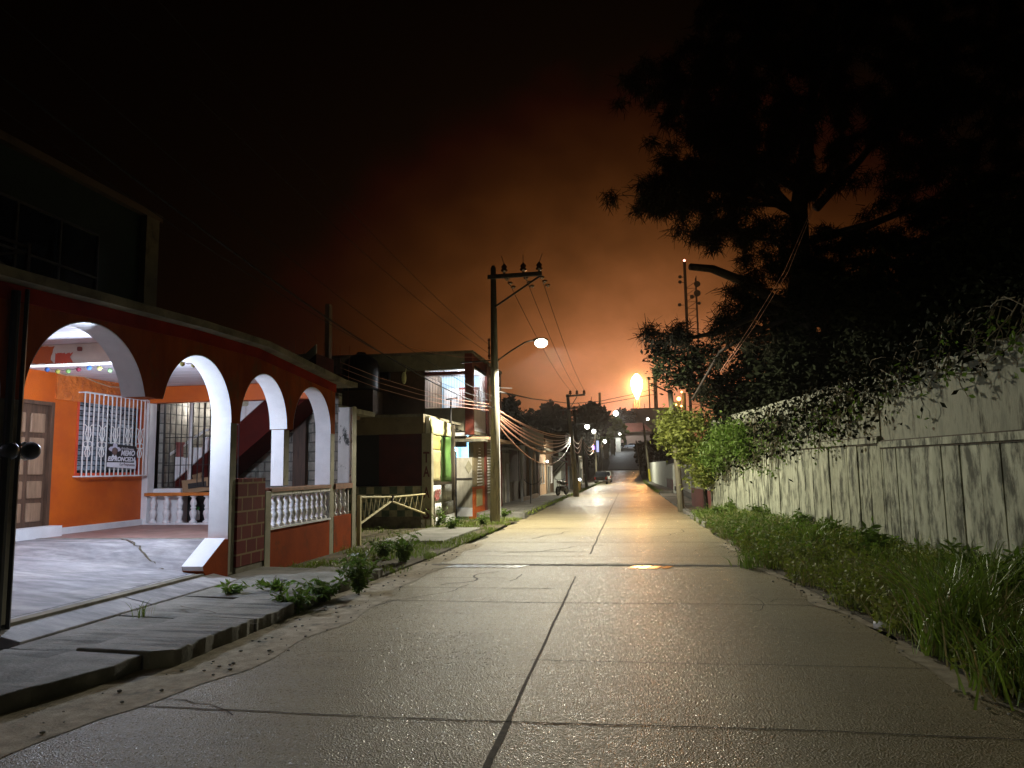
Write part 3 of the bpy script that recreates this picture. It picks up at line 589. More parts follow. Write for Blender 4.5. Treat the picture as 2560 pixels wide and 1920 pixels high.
f = MB(); f.box(XB+.01, wy0-.05, wz0-.06, XB-.12, wy1+.05, wz0); f.box(XB+.01, wy0-.05, wz1, XB-.12, wy1+.05, wz1+.05); f.box(XB+.01, wy0-.05, wz0, XB-.12, wy0, wz1); f.box(XB+.01, wy1, wz0, XB-.12, wy1+.05, wz1); f.build('window_frame', M['redpatch'], w)
lv = MB()
for i in range(15):
    z = wz0+.05+i*.088; lv.add([(XB-.05, wy0+.02, z), (XB-.05, wy0+.78, z), (XB-.075, wy0+.78, z+.075), (XB-.075, wy0+.02, z+.075)], [(0, 1, 2, 3)])
    lv.add([(XB-.05, wy0+.86, z), (XB-.05, wy1-.02, z), (XB-.075, wy1-.02, z+.075), (XB-.075, wy0+.86, z+.075)], [(0, 1, 2, 3)])
lv.build('louvers', M['louver'], w)
gr = MB(); gx = XB+.16; gz0, gz1 = 1.56, 3.02
def gp(y, z): return (gx, y, z)
gy0, gy1 = 11.55, 13.30
for i in range(16):
    y = gy0+(gy1-gy0)*i/15; gr.bar(gp(y, gz0), gp(y, gz1), .016)
gr.bar(gp(gy0, gz0), gp(gy1, gz0), .026); gr.bar(gp(gy0, gz1), gp(gy1, gz1), .026)
for zz in (gz0, gz1): 
    for yy_ in (gy0, gy1): gr.bar((gx, yy_, zz), (XB, yy_, zz), .02)
for i in range(1, 15, 3):   # scroll work
    y = gy0+(gy1-gy0)*i/15; s = (gy1-gy0)/15
    for sg in (-1, 1):
        gr.tube([gp(y, 2.12), gp(y+sg*s*.55, 2.3), gp(y+sg*s*.3, 2.42), gp(y+sg*s*.75, 2.46)], .009, 5); gr.tube([gp(y, 2.12), gp(y+sg*s*.55, 1.98), gp(y+sg*s*.3, 1.9)], .009, 5)
        gr.tube([gp(y+sg*s*.45+math.cos(k)*.05, 2.12+math.sin(k)*.05) for k in [j*PI/5 for j in range(11)]], .008, 5)
gr.build('window_grille', M['white_metal'], w)
# corner pier between the orange wall and the gate
MB().box(XB+.12, 13.40, ZFL-.1, XB-.10, 13.62, ZC-.2).build('corner_pier', M['white'], H, bev=.01)
# inner balustrade
MB().box(XB+.10, 13.34, 1.155, XF-T-.02, 13.50, 1.215).build('inner_rail', M['railtop'], H, bev=.006)
MB().box(XB+.10, 13.36, ZFL+.002, XF-T-.02, 13.49, ZFL+.03).build('inner_plinth', M['white'], H)
for i in range(12): place_bal(-9.2+i*.285, 13.425, ZFL+.03, 1.03)
# orange beam above the gate
MB().box(XB+.1, 13.34, 2.98, XF-T-.03, 13.54, ZC-.001).build('orange_beam', M['orange'], H)
# iron gate above
gr = MB(); gy = 13.62; x0, x1 = -9.15, -7.55
for i in range(14):
    x = x0+(x1-x0)*i/13; gr.bar((x, gy, 1.32), (x, gy, 2.98), .015 if i % 7 else .03)
for z in (1.32, 1.75, 2.3): gr.bar((x0, gy, z), (x1, gy, z), .015)
gr.build('security_bars', M['black_metal'], H)
# staircase rising to the right
st = MB(); sx0, sz0, sx1, sz1 = -9.20, 1.76, -7.0, 3.60; ns = 9; sl = (sz1-sz0)/(sx1-sx0); Y0, Y1 = 13.95, 14.85
pl = [(sx0, sz0-.30)]; 
for k in range(ns):
    xa = sx0+(sx1-sx0)*k/ns; za = sz0+(sz1-sz0)*k/ns; pl += [(xa, za-.1+.0), (xa, za+.13)] if k else [(xa, za+.13)]
    pl += [(xa+(sx1-sx0)/ns, za+.13)]
pl += [(sx1+.6, sz1+.1), (sx1+.6, sz1-.1)]
S = thing('x', (0, 0, 0), None, None) if False else None
mb = MB()
for k in range(ns+2):
    xa = sx0+.18+(sx1-sx0)*k/ns; za = sz0-.02+(sz1-sz0)*k/ns; mb.box(xa, Y0+.02, za-.28, xa+(sx1-sx0)/ns+.002*k, Y1, za+.16)
stairs = mb.build('staircase', M['white'], H, bev=.006)
mb = MB(); a0 = (sx0+.10, sz0-.33); a1 = (sx1+.9, sz1-.33+sl*.8)
mb.prism([a0, a1, (a1[0], a1[1]+.19), (a0[0], a0[1]+.19)], lambda a, b: (a, Y0-.03, b), lambda a, b: (a, Y0+.01, b)); mb.build('stringer', M['white'], stairs)
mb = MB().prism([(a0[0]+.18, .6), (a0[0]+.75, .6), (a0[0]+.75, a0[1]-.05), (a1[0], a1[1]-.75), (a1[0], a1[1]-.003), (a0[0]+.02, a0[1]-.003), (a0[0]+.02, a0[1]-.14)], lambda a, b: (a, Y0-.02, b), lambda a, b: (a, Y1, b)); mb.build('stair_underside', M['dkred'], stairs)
MB().box(-9.36, 13.60, ZFL, -8.74, 13.94, 1.29).build('stair_landing', M['white'], stairs)
hr = MB().tube([(-9.3, 14.0, 1.95), (-8.5, 14.0, 2.45), (-8.1, 14.0, 2.52), (-7.0, 14.0, 3.25)], .028, 8); hr.build('handrail', M['white_metal'], stairs)
hr = MB()
for k in range(8): hr.bar((-9.0+k*.33, 14.0, 1.45+k*.27), (-9.0+k*.33, 14.0, 2.15+k*.19), .012)
hr.build('stair_bars', M['black_metal'], stairs)
MB().tube([(-8.72, 13.85, 1.4), (-8.72, 13.85, 3.1)], .045, 8).build('white_pipe', M['white_metal'], H)
# block end wall and block columns
MB().box(XB+.2, 15.0, .0, XF-.45, 15.2, 3.25).build('block_wall', M['block_XZ'], H)
MB().box(-7.0, 14.86, .4, -6.72, 15.0, 3.1).build('dark_post', M['wood'], H)
MB().box(-6.55, 14.8, 2.2, -6.3, 14.99, 3.1).build('block_column', M['block_XZ'], H)
MB().box(XB+.1, 13.75, .6, XB+.2, 15.0, 3.25).build('block_side_wall', M['block_YZ'], H)
# tiny lamp fitting
MB().lathe((-6.75, 9.5, ZC-.08), [(.03, 0), (.05, .01), (.055, .04), (.03, .078)], 10).build('ceiling_lamp', M['bulbw'], H)
# upper storey
UX = -8.3
up = MB(); up.box(UX, 3.0, 3.62, UX-3, 11.6, 6.1); up.build('upper_storey', M['darkgreen'], H)
MB().box(UX+.12, 2.9, 6.1, UX-3.2, 11.9, 6.22).build('upper_roof', M['brownwall'], H)
w = MB().box(UX+.004, 8.0, 4.0, UX+.012, 10.4, 5.4).build('window', M['glass'], H)
f = MB()
for y in (8.0, 8.8, 9.6, 10.4): f.bar((UX+.03, y, 4.0), (UX+.03, y, 5.4), .03)
for z in (4.0, 4.7, 5.4): f.bar((UX+.03, 8.0, z), (UX+.03, 10.4, z), .03)
f.build('window_frame', M['steel'], w)
MB().box(UX+.12, 11.45, 3.6, UX-.1, 11.8, 6.1).build('upper_column', M['tanwall'], H)
MB().box(-8.2, 5.4, 3.62, -8.9, 5.7, 7.5).build('chimney_column', M['tanwall'], H)
H2 = thing('round_tank', (-7.3, 6.75, 3.6), 'rusty upright barrel standing on the porch roof behind an iron railing', 'barrel')
MB().lathe((-7.3, 6.75, 3.6), [(.24, 0), (.25, .05), (.24, .25), (.25, .27), (.24, .5), (.25, .52), (.24, .74), (.2, .80), (.05, .82)], 16).build('drum', M['rust'], H2, smooth=True)
MB().tube([(-7.3, 6.75, 4.42), (-7.3, 6.75, 4.5)], .04, 8).build('cap', M['steel'], H2)
rl = thing('roof_railing', (-6.7, 6.2, 3.6), 'low dark iron railing with crossed bars on the porch roof edge', 'railing')
for y in (5.2, 6.2, 7.2): MB().bar((-6.6, y, 3.5), (-6.6, y, 4.2), .04).build('post', M['black_metal'], rl)
mb = MB()
for a, b in ((5.2, 6.2), (6.2, 7.2)): mb.bar((-6.6, a, 3.75), (-6.6, b, 4.1), .025); mb.bar((-6.6, a, 4.1), (-6.6, b, 3.75), .025)
mb.bar((-6.6, 5.2, 4.15), (-6.6, 7.2, 4.15), .03); mb.build('cross_bars', M['black_metal'], rl)
# garland of coloured balls under the ceiling, and a sagging cable
gl = thing('ball_garland', (-7.3, 9.3, 3.1), 'string of small coloured balls hanging under the porch ceiling', 'garland')
cols_ = [(.1, .22, .6), (.75, .65, .12), (.4, .7, .2), (.3, .03, .06), (.08, .22, .6), (.75, .7, .2), (.35, .55, .25), (.7, .65, .2), (.65, .6, .2), (.7, .62, .2)]
pts = []
for i in range(10):
    p = atZ(118+i*26.2, 924+5*math.sin(i*1.1), 3.1) if i < 7 else atZ([456, 484, 500][i-7], [910, 913, 911][i-7], 3.1); pts.append(p)
for i, p in enumerate(pts):
    MB().ball(p, .034, 10, 7).build('ball', pm('ball_paint', tuple(c*.22 for c in cols_[i]), None, .7, 3, spec=.1), gl, smooth=True)
mb = MB()
for a, b in zip(pts, pts[1:]): mb.tube([a+Vector((0, 0, .03)), (a+b)/2+Vector((0, 0, .01)), b+Vector((0, 0, .03))], .004, 4)
mb.build('string', M['cable'], gl)
cp = []
for px, py in ((95, 912), (130, 928), (165, 938), (210, 942), (240, 955), (275, 967), (305, 968), (330, 985), (352, 992)):
    cp.append(atX(px, py, XB+.06))
tag(MB().tube(cp, .011, 6).build('wall_cable', M['peach']), 'thin pinkish cable sagging along the top of the orange porch wall', 'cable')
# campaign sign tied to the window grille
SG = thing('campaign_sign', (XB+.20, 12.6, 1.75), 'black and white printed sign of a man in a pale hat on the window grille', 'sign')
sgx = XB+.20; cA = atX(270, 1108, sgx); cB = atX(341, 1116, sgx); cC = atX(339, 1172, sgx); cD = atX(266, 1167, sgx)
def sgp(u, v, off=0.0):
    p = (cD*(1-u)+cC*u)*(1-v)+(cA*(1-u)+cB*u)*v; return Vector((sgx+off, p.y, p.z))
def sgq(name, mat, pts, off, d=.002): return MB().prism(pts, lambda a, b: sgp(a, b, off), lambda a, b: sgp(a, b, off-d)).build(name, mat, SG)
M['sgblack'] = pm('black_vinyl', (0.012, 0.01, 0.014), None, .45, 3); M['sgwhite'] = pm('white_vinyl', (.75, .75, .8), (.7, .7, .76), .5, 3); M['skin'] = pm('printed_skin_tone', (.16, .09, .075), (.12, .07, .06), .5, 4); M['hatp'] = pm('printed_hat', (.55, .53, .62), (.5, .48, .56), .5, 4); M['sgmaroon'] = pm('maroon_print', (.12, .03, .05), None, .5, 3)
sgq('board', M['sgblack'], [(0, 0), (1, 0), (1, 1), (0, 1)], 0, .008)
sgq('lower_band', M['sgwhite'], [(0, 0), (1, 0), (1, .36), (.93, .36), (.93, .26), (.3, .22), (0, .19)], .003)
sgq('shirt', M['sgwhite'], [(.14, .43), (.32, .43), (.29, .55), (.24, .47), (.18, .55)], .004)
sgq('face', M['skin'], [(.235+.085*math.cos(k), .68+.16*math.sin(k)) for k in [j*PI/8 for j in range(16)]], .006)
sgq('hat', M['hatp'], [(.02, .76), (.06, .70), (.13, .66), (.15, .80), (.24, .86), (.33, .80), (.34, .68), (.42, .73), (.44, .80), (.38, .87), (.31, .88), (.30, 1.0), (.24, 1.03), (.17, 1.0), (.16, .88), (.07, .86)], .008)
def text_mesh(name, body, mat, parent, fmap, size, shear=.2, bold=.02, width=None, height=None):
    cu = bpy.data.curves.new(name, 'FONT'); cu.body = body; cu.size = 1.0; cu.shear = shear; cu.offset = bold; cu.extrude = 0; cu.align_x = 'LEFT'
    to = bpy.data.objects.new(name+'_t', cu); sc.collection.objects.link(to); bpy.context.view_layer.update()
    me = bpy.data.meshes.new_from_object(to.evaluated_get(bpy.context.evaluated_depsgraph_get()))
    xs = [v.co.x for v in me.vertices]; zs = [v.co.y for v in me.vertices]; x0, x1 = min(xs), max(xs); z0, z1 = min(zs), max(zs)
    off = wl(parent)
    for v in me.vertices:
        u = (v.co.x-x0)/(x1-x0); w_ = (v.co.y-z0)/(z1-z0); v.co = Vector(fmap(u, w_))-off
    bpy.data.objects.remove(to); me.name = name; me.materials.clear(); me.materials.append(mat); me.update()
    o = bpy.data.objects.new(name, me); C.objects.link(o); o.parent = parent; return o
def st_(name, body, mat, u0, u1, v0, v1, off, sh=.2, bold=.02, s0=0): text_mesh(name, body, mat, SG, lambda u, v: sgp(u0+(u1-u0)*u, v0+(v1-v0)*v+s0*u, off), 1, sh, bold)
st_('lettering', 'En la Encuesta', M['sgwhite'], .46, .90, .80, .90, .005, .25, .01, -.0)
st_('lettering', 'MEMO', M['sgwhite'], .45, .95, .52, .76, .005, .2, .045, .04)
st_('lettering', 'ESPRONCEDA', M['sgwhite'], .02, .98, .25, .45, .006, .2, .045, .06)
st_('lettering', 'La', M['sgblack'], .42, .53, .10, .22, .006, .2, .02)
st_('lettering', 'Respuesta', M['sgmaroon'], .55, .95, .08, .22, .006, .2, .02)
# cardboard boxes stacked behind the inner balustrade
def box_at(px, py, Y, w, d, h, rot, name, label, prt=True, dz=0):
    p = atY(px, py, Y); o = thing(name, (p.x, p.y, p.z), label, 'cardboard box', 'cardboard boxes under the porch stairs')
    mb = MB().box(-w/2, -d/2, 0, w/2, d/2, h); b = mb.build('carton', M['card'], None, bev=.01); b.parent = o
    if prt: q = MB().box(-w*.30, -d/2-.003, h*.35, w*.3, -d/2-.001, h*.75).build('printed_panel', M['cardblk'], None); q.parent = o
    fl = MB().box(-w/2, -d/2, h+.002, w/2, -.01, h+.012).build('flap', M['card'], None); fl.parent = o
    o.rotation_euler = rot; return o
box_at(505, 1230, 13.8, .62, .35, .26, (0, math.radians(-7), .1), 'cardboard_box', 'brown carton with a black printed panel resting tilted behind the porch balustrade')
box_at(522, 1198, 14.1, .5, .3, .16, (0, math.radians(-18), .3), 'cardboard_box', 'steeply tilted plain carton lying on top of the printed carton', False)
# red pot on the landing newel
MB().box(-8.735, 13.84, ZFL, XF-.5, 13.90, 1.24).build('under_stair_shade_panel', M['dark'], stairs)  # near-black panel added to stand for the shade under the stairs
P_ = thing('red_pot', (0, 0, 0), 'dark red cylindrical pot on a white newel of the porch stairs', 'pot'); pp = atY(449, 1140, 13.93); P_.location = pp
q = MB().lathe((0, 0, -.02), [(.07, 0), (.075, .02), (.07, .06), (.07, .24), (.09, .26), (.09, .30), (.07, .30)], 12).build('pot_body', M['brick_red'], None, smooth=True); q.parent = P_
q = MB().box(-.06, -.05, -.35, .06, .05, -.02).build('newel', M['white'], None); q.parent = P_
# green bottle behind balusters
G_ = thing('plastic_bottle', atY(492, 1300, 13.62), 'white plastic bottle with a green cap behind the porch balusters', 'bottle')
q = MB().lathe((0, 0, 0), [(.05, 0), (.055, .02), (.055, .16), (.02, .2), (.02, .21)], 10).build('bottle_body', M['white'], None, smooth=True); q.parent = G_
q = MB().lathe((0, 0, .2), [(.04, 0), (.045, .05), (.03, .06)], 10).build('cap', pm('green_cap', (.05, .35, .08)), None); q.parent = G_
# round wall fittings on the near pier
for px, lab in ((22, 'round dark wall fitting on the near porch pier, half cut off at the picture edge'), (82, 'round dark wall fitting with a pale rim on the near porch pier')):
    p = atX(px, 1127, XF+.05) if px < 50 else atX(px-5, 1127, XF+.05)
    o = thing('wall_meter', p, lab, 'wall fitting')
    q = MB().ball((0, 0, 0), .085, 14, 9, (1, 1, 1)).build('housing', M['black_metal'], None, smooth=True); q.parent = o
    q = MB().tube([(-.06, .085*math.cos(k)*.9, .085*math.sin(k)*.9) for k in [j*PI/8 for j in range(17)]], .012, 6).build('rim', M['white_metal'], None); q.parent = o
# ================================================================== gate lot and the dark two-part house behind it
D = thing('dark_house', (-8.5, 21, 0), 'dark brown house with checkered tile base set back behind the low truss gate', 'house')
cw = MB().box(-9.9, 20.4, 0.02, -5.72, 20.6, 1.12).build('checkered_wall', M['checker'], D)
MB().box(-9.9, 20.34, -.05, -5.74, 20.38, .28).build('broken_base', M['slab'], D)
MB().box(-7.0, 20.42, 1.13, -5.72, 20.6, 2.6).build('red_panel', M['dkred'], D)
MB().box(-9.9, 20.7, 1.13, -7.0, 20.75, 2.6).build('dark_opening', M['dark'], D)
MB().box(-9.9, 20.3, 2.6, -5.66, 20.6, 3.08).build('beam', M['tanwall'], D)
MB().box(-12, 20.3, 3.081, -5.66, 25.3, 3.16).build('roof_slab', M['slab'], D)
MB().box(-9.7, 25.2, 4.75, -8.3, 25.44, 5.05).build('dark_eave', M['black_metal'], D)
MB().box(-12, 15.4, 0, -9.9, 20.3, 3.0).build('side_wall', M['brownwall'], D)
c_ = MB().box(-5.70, 20.28, 0.0, -5.42, 20.5, 2.6).build('painted_column', M['olive'], D)
M['darkred_ink'] = pm('dark_red_lettering', (.10, .012, .012), None, .7, 3)
for ch, z in (('T', 1.78), ('A', 1.38), ('A', .80), ('S', .22)):
    text_mesh('lettering', ch, M['darkred_ink'], c_, lambda u, v, z=z: (-5.66+.18*u, 20.277, z+.30*v), 1, 0, .02)
MB().box(-5.72, 20.26, -.1, -5.62, 20.4, .2).build('column_foot', M['white_worn'], D)
MB().box(-5.56, 20.26, -.1, -5.46, 20.4, .2).build('column_foot', M['white_worn'], D)
# rooftop odds: rebar column, water tanks
o = thing('roof_column', (-7.7, 19, 3.0), 'unfinished concrete column rising above the dark roofs with bare rebar', 'column'); 
pc = atY(820, 900, 19.0)
MB().box(pc.x-.06, 18.9, 3.0, pc.x+.06, 19.1, atY(820, 762, 19).z).build('concrete_shaft', M['brownwall'], o)
mb = MB()
for k in range(14):
    p = atY(700+k*13, 900, 16+k*.25); mb.tube([(p.x, p.y, 2.8), (p.x+rnd.uniform(-.08, .08), p.y, p.z+rnd.uniform(.2, .7))], .008, 4)
mb.build('rebar', M['rust'], o)
MB().box(-9.5, 16.0, 3.0, -6.6, 18.9, 3.12).build('roof_slab', M['slab'], o)
MB().box(-9.5, 16.0, 2.9, -6.9, 18.6, 3.0).build('slab_beam', M['brownwall'], o)
MB().box(-8.9, 15.4, -.05, -8.7, 15.6, 2.9).build('post', M['brownwall'], o)
tk = thing('water_tank', (-7.6, 24, 3.2), 'black domed water tank on the dark house roof', 'water tank')
pt = atY(903, 905, 24.0)
MB().lathe((pt.x, 24, 4.25), [(.60, 0), (.62, .1), (.62, .85), (.55, 1.05), (.35, 1.22), (.15, 1.28), (.05, 1.3)], 18).build('tank_body', M['black_metal'], tk, smooth=True)
MB().box(pt.x-.6, 23.5, 3.16, pt.x+.6, 24.5, 4.25).build('tank_stand', M['brownwall'], tk); MB().lathe((pt.x, 24, 5.54), [(.16, 0), (.16, .05), (.1, .07)], 12).build('lid', M['black_metal'], tk)
bx = thing('small_roof_tank', (0, 0, 0), 'small dark box tank with a pale lid reflection on the middle roof', 'water tank'); pb = atY(765, 890, 17.5); bx.location = (pb.x, 17.5, 3.12)
q = MB().lathe((0, 0, 0), [(.32, 0), (.33, .05), (.33, .42), (.25, .52), (.1, .56)], 14).build('tank_body', M['black_metal'], None, smooth=True); q.parent = bx
q = MB().lathe((0, 0, .55), [(.1, 0), (.1, .05)], 10).build('lid', M['steel'], None); q.parent = bx
# truss gate
GT = thing('truss_gate', (-5.6, 17.8, 0), 'low cream metal gate of two triangular trusses closing the weedy yard', 'gate')
def gleaf(ya, yb, ha, la, hb, lb, n):
    o = thing('gate_leaf', (0, 0, 0), None, None); del o
for (ya, yb, zt, za, zb, side) in ((15.08, 17.2, (1.03, .95), .46, .84, 0), (20.75, 17.28, (.90, .94), .28, .84, 1)):
    mb = MB(); zt0, zt1 = zt
    mb.tube([(XF, ya, zt0), (XF, yb, zt1)], .028, 6); mb.tube([(XF, ya, za), (XF, yb, zb)], .028, 6)
    lf = mb.build('gate_leaf', M['tarpt'], GT)
    mb = MB(); n = 14
    for k in range(n):
        u0, u1 = k/n, (k+1)/n; top = lambda u: (XF, ya+(yb-ya)*u, zt0+(zt1-zt0)*u); bot = lambda u: (XF, ya+(yb-ya)*u, za+(zb-za)*u)
        mb.tube([bot(u0), top(u1)] if k % 2 == 0 else [top(u0), bot(u1)], .009, 4)
    mb.build('lattice', M['tarpt'], lf)
    mb = MB().box(XF-.04, ya-.04, gz(ya)-.05, XF+.04, ya+.04, zt0+.04 if side == 0 else 1.0); mb.build('gate_post', M['tarpt'], GT)
MB().tube([(XF+.02, 17.2, .86), (XF+.02, 17.28, .98)], .035, 6).build('latch', M['black_metal'], GT)
MB().box(-5.62, 20.95, -.3, -5.50, 21.0, .95).build('gate_post', M['gatepaint'], GT)
# tarp-covered front with corrugated base
TP = thing('tarp_front', (-5.55, 22, 0), 'bright yellow and green tarp front over corrugated metal sheets, beside the gate', 'tarp front')
def yz(px, py): p = atX(px, py, -5.55); return p
def tarp(name, mat, pix, off=0.0, ys=8):
    (a, b, c, d) = pix   # TL TR BR BL
    A, B, C_, D_ = [yz(*q) for q in pix]; mb = MB()
    mb.grid([i/ys for i in range(ys+1)], [j/8 for j in range(9)], lambda u, v: Vector((-5.50+off+.012*math.sin(u*9+v*3)+.010*math.sin(v*12), ((A*(1-u)+B*u)*(1-v)+(D_*(1-u)+C_*u)*v).y, ((A*(1-u)+B*u)*(1-v)+(D_*(1-u)+C_*u)*v).z)))
    o = mb.build(name, mat, TP, smooth=True); md = o.modifiers.new('s', 'SOLIDIFY'); md.thickness = .01; return o
tarp('top_flap', M['tarpw'], [(1064, 1040), (1118, 1060), (1122, 1092), (1072, 1085)], .05)
tarp('yellow_sheet', M['tarpy'], [(1074, 1083), (1098, 1088), (1098, 1126), (1074, 1122)])
tarp('green_sheet', M['tarpg'], [(1099, 1088), (1123, 1092), (1126, 1204), (1099, 1204)])
tarp('tan_sheet', M['tarpt'], [(1074, 1123), (1098, 1127), (1098, 1203), (1075, 1202)])
def corr(name, p0, p1, z0f, z1f, amp=.035):
    mb = MB(); n = 60
    for k in range(n+1):
        u = k/n; y = p0+(p1-p0)*u; x = -5.53+amp*math.sin(u*2*PI*(p1-p0)/.22); mb.v += [(x, y, z0f(y)), (x, y, z1f(y))]
    for k in range(n): mb.f.append((2*k, 2*k+2, 2*k+3, 2*k+1))
    o = mb.build(name, M['corrug'], TP, smooth=True); md = o.modifiers.new('s', 'SOLIDIFY'); md.thickness = .006
corr('corrugated_sheet', 20.75, 23.1, lambda y: .58, lambda y: 1.12); corr('corrugated_sheet', 20.95, 23.2, lambda y: .18, lambda y: .60, .04); corr('corrugated_sheet', 21.1, 23.35, lambda y: -.3, lambda y: .2, .045)
text_mesh('lettering', '403', M['brick_red'], TP, lambda u, v: (-5.475, 20.80+.75*u, .68+.34*v), 1, 0, .05)
MB().box(-5.65, 20.52, -.3, -5.55, 20.66, 3.1).build('white_post', M['white'], TP)
MB().box(-7.2, 23.35, -.3, -5.5, 23.55, 3.0).build('end_post', M['polewood'], TP)
MB().box(-8, 20.7, 2.9, -5.6, 23.4, 2.95).build('shed_roof', M['steel'], TP)
# ================================================================== two-storey balcony house
B = thing('balcony_house', (-7, 27, 0), 'two-storey house with a lit white barred balcony and red corner column behind the street pole', 'house')
BX = -5.32; BY = 25.5
b_ = lambda x0, y0, z0, x1, y1, z1, n, m, bev=0: MB().box(x0, y0, z0, x1, y1, z1).build(n, M[m], B, bev=bev)
b_(-12, BY, 2.9, -7.05, 31.5, 5.66, 'upper_wall', 'brownwall')
b_(-12, BY-.05, 5.1, BX-.26, BY+.12, 5.66, 'front_fascia', 'olive'); b_(-12.1, BY-.1, 5.66, BX+.05, 31.6, 5.76, 'roof_slab', 'slab')
b_(-7.05, BY+.12, 5.15, BX-.02, 31.5, 5.3, 'balcony_ceiling', 'white')
b_(-7.05, BY, 2.92, BX-.26, BY+.15, 3.74, 'parapet', 'greybeige'); b_(-7.05, BY+.15, 2.8, BX, 31.5, 2.92, 'balcony_floor', 'slab')
b_(BX-.26, BY-.06, 2.78, BX+.02, BY+.2, 5.66, 'corner_column', 'redcol'); b_(BX-.24, 28.2, 2.78, BX+.02, 28.6, 5.66, 'corner_column', 'redcol'); b_(BX-.24, 31.2, -.3, BX+.02, 31.5, 5.66, 'corner_column', 'redcol')
b_(BX-.25, BY+.2, 5.2, BX-.02, 31.2, 5.64, 'side_beam', 'redcol'); b_(-7.05, BY-.03, 4.92, BX-.27, BY+.1, 5.04, 'red_lintel', 'redcol')
b_(-7.05, 28.0, 2.92, BX-.25, 28.15, 5.15, 'back_wall', 'cyanroom')
b_(-6.95, 27.93, 2.95, -6.35, 27.98, 4.7, 'white_door', 'white'); b_(-6.2, 27.9, 4.3, -5.6, 27.97, 4.72, 'red_awning', 'redpatch')
mb = MB()
for k in range(26):
    x = -7.02+k*(1.45/25); mb.bar((x, BY+.06, 3.74), (x, BY+.06, 5.15), .012)
mb.bar((-7.02, BY+.06, 4.9), (-5.58, BY+.06, 4.9), .02); mb.build('balcony_bars', M['steel'], B)
mb = MB()
for k in range(14):
    x = -6.28+k*(.72/13); mb.bar((x, 27.5, 3.0), (x, 27.5, 4.6), .02)
mb.bar((-6.3, 27.5, 3.85), (-5.55, 27.5, 3.85), .03); mb.build('white_grille', M['white_metal'], B)
b_(-6.32, 27.7, 3.0, -5.56, 27.75, 4.7, 'red_door', 'redcol')
for (y0, y1) in ((BY+.35, 28.0), (28.75, 31.1)):
    b_(BX-.05, y0, 2.92, BX-.02, y1, 3.75, 'white_panel', 'white')
    mb = MB()
    for k in range(12): y = y0+(y1-y0)*k/11; mb.bar((BX-.04, y, 3.75), (BX-.04, y, 5.2), .015)
    mb.build('balcony_bars', M['white_metal'], B)
q = MB().ball((-5.75, 27.2, 4.78), .085, 12, 8).build('balcony_lamp', M['bulbw'], B)
b_(-6.85, BY-.03, 2.74, BX-.27, BY+.1, 2.86, 'tile_strip', 'white')
# ground floor
b_(-8.4, BY+.1, -.3, -6.35, BY+.3, 2.75, 'ground_wall', 'brownwall'); b_(-6.35, 28.2, -.3, BX-.2, 28.3, 2.75, 'entrance_wall', 'cyanroom'); b_(-6.45, BY+.3, -.3, -6.35, 28.2, 2.75, 'entrance_side', 'cyanroom')
b_(-6.35, BY+.1, 2.35, BX-.28, BY+.3, 2.75, 'entrance_lintel', 'tanwall'); b_(-6.6, BY-.5, 2.52, BX+.5, BY+.3, 2.62, 'canopy', 'slab')
b_(-5.88, BY-.12, .25, BX-.02, BY-.08, 1.98, 'gate_panel', 'gatepaint'); b_(-5.88, BY-.13, -.05, BX-.02, BY-.07, .245, 'gate_lower_panel', 'white'); b_(-5.9, BY-.15, 1.22, BX-.01, BY-.125, 1.27, 'gate_bar', 'steel')
b_(-5.92, BY-.15, -.1, -5.885, BY-.06, 2.2, 'gate_frame', 'black_metal')
MB().prism([(0, .3), (.13, 0), (0, -.3), (-.13, 0)], lambda a, b: (-5.45+a, BY-.135, 1.65+b*.8), lambda a, b: (-5.45+a, BY-.125, 1.65+b*.8)).build('gate_ornament', M['olive'], B)
b_(-6.3, BY+.9, .6, -6.05, BY+.95, 1.4, 'blue_banner', 'cyanroom')
b_(BX-.18, BY+.12, -.3, BX, 27.6, .95, 'street_low_wall', 'orange'); b_(BX-.18, BY+.12, .95, BX-.01, 27.6, 2.75, 'street_wall', 'tanwall'); b_(BX+.002, 26.0, .25, BX+.012, 27.1, .85, 'yellow_patch', 'tarpt')
b_(BX-.2, 27.6, -.3, BX+.04, 27.95, 2.75, 'red_post', 'redcol'); b_(BX-.18, 27.95, -.3, BX-.02, 31.2, 2.75, 'street_wall', 'olive')
mb = MB()
for k in range(13): hw = .08+.035*k; mb.box(BX, 26.6-min(hw, .4), 2.3-k*.11, BX+.03, 26.6+min(hw, .4), 2.33-k*.11)
mb.build('vent_louvers', M['white_metal'], B)
mb = MB()
for k in range(16): mb.box(BX-.02, 28.3, 2.3-k*.11, BX+.02, 29.3, 2.34-k*.11)
mb.build('vent_louvers', M['white_metal'], B)
b_(BX-.4, BY+.1, 2.6, BX+.55, 31.3, 2.7, 'side_canopy', 'peach')
# ================================================================== utility poles, street lamps, cables
def insul(parent, p, s=1.0, mat='porcelain', down=False):
    sg = -1 if down else 1
    return MB().lathe(p, [(.03*s, 0), (.03*s, sg*.05*s), (.075*s, sg*.06*s), (.085*s, sg*.10*s), (.05*s, sg*.13*s), (.07*s, sg*.15*s), (.07*s, sg*.19*s), (.035*s, sg*.23*s), (.015*s, sg*.26*s)], 10).build('insulator', M[mat], parent, smooth=True)
PX, PY = -3.90, 22.0
pz = gz(PY)
U = thing('utility_pole', (PX, PY, pz), 'tall concrete utility pole with a one-sided crossarm, nearest on the left pavement', 'utility pole')
MB().tube([(PX-.04, PY, pz-.2), (PX, PY, 3.5), (PX+.0, PY, 7.75)], [.155, .125, .082], 14).build('shaft', M['pole'], U, smooth=True)
MB().tube([(PX, PY, 7.74), (PX, PY, 7.82)], [.07, .05], 10).build('cap', M['steel'], U)
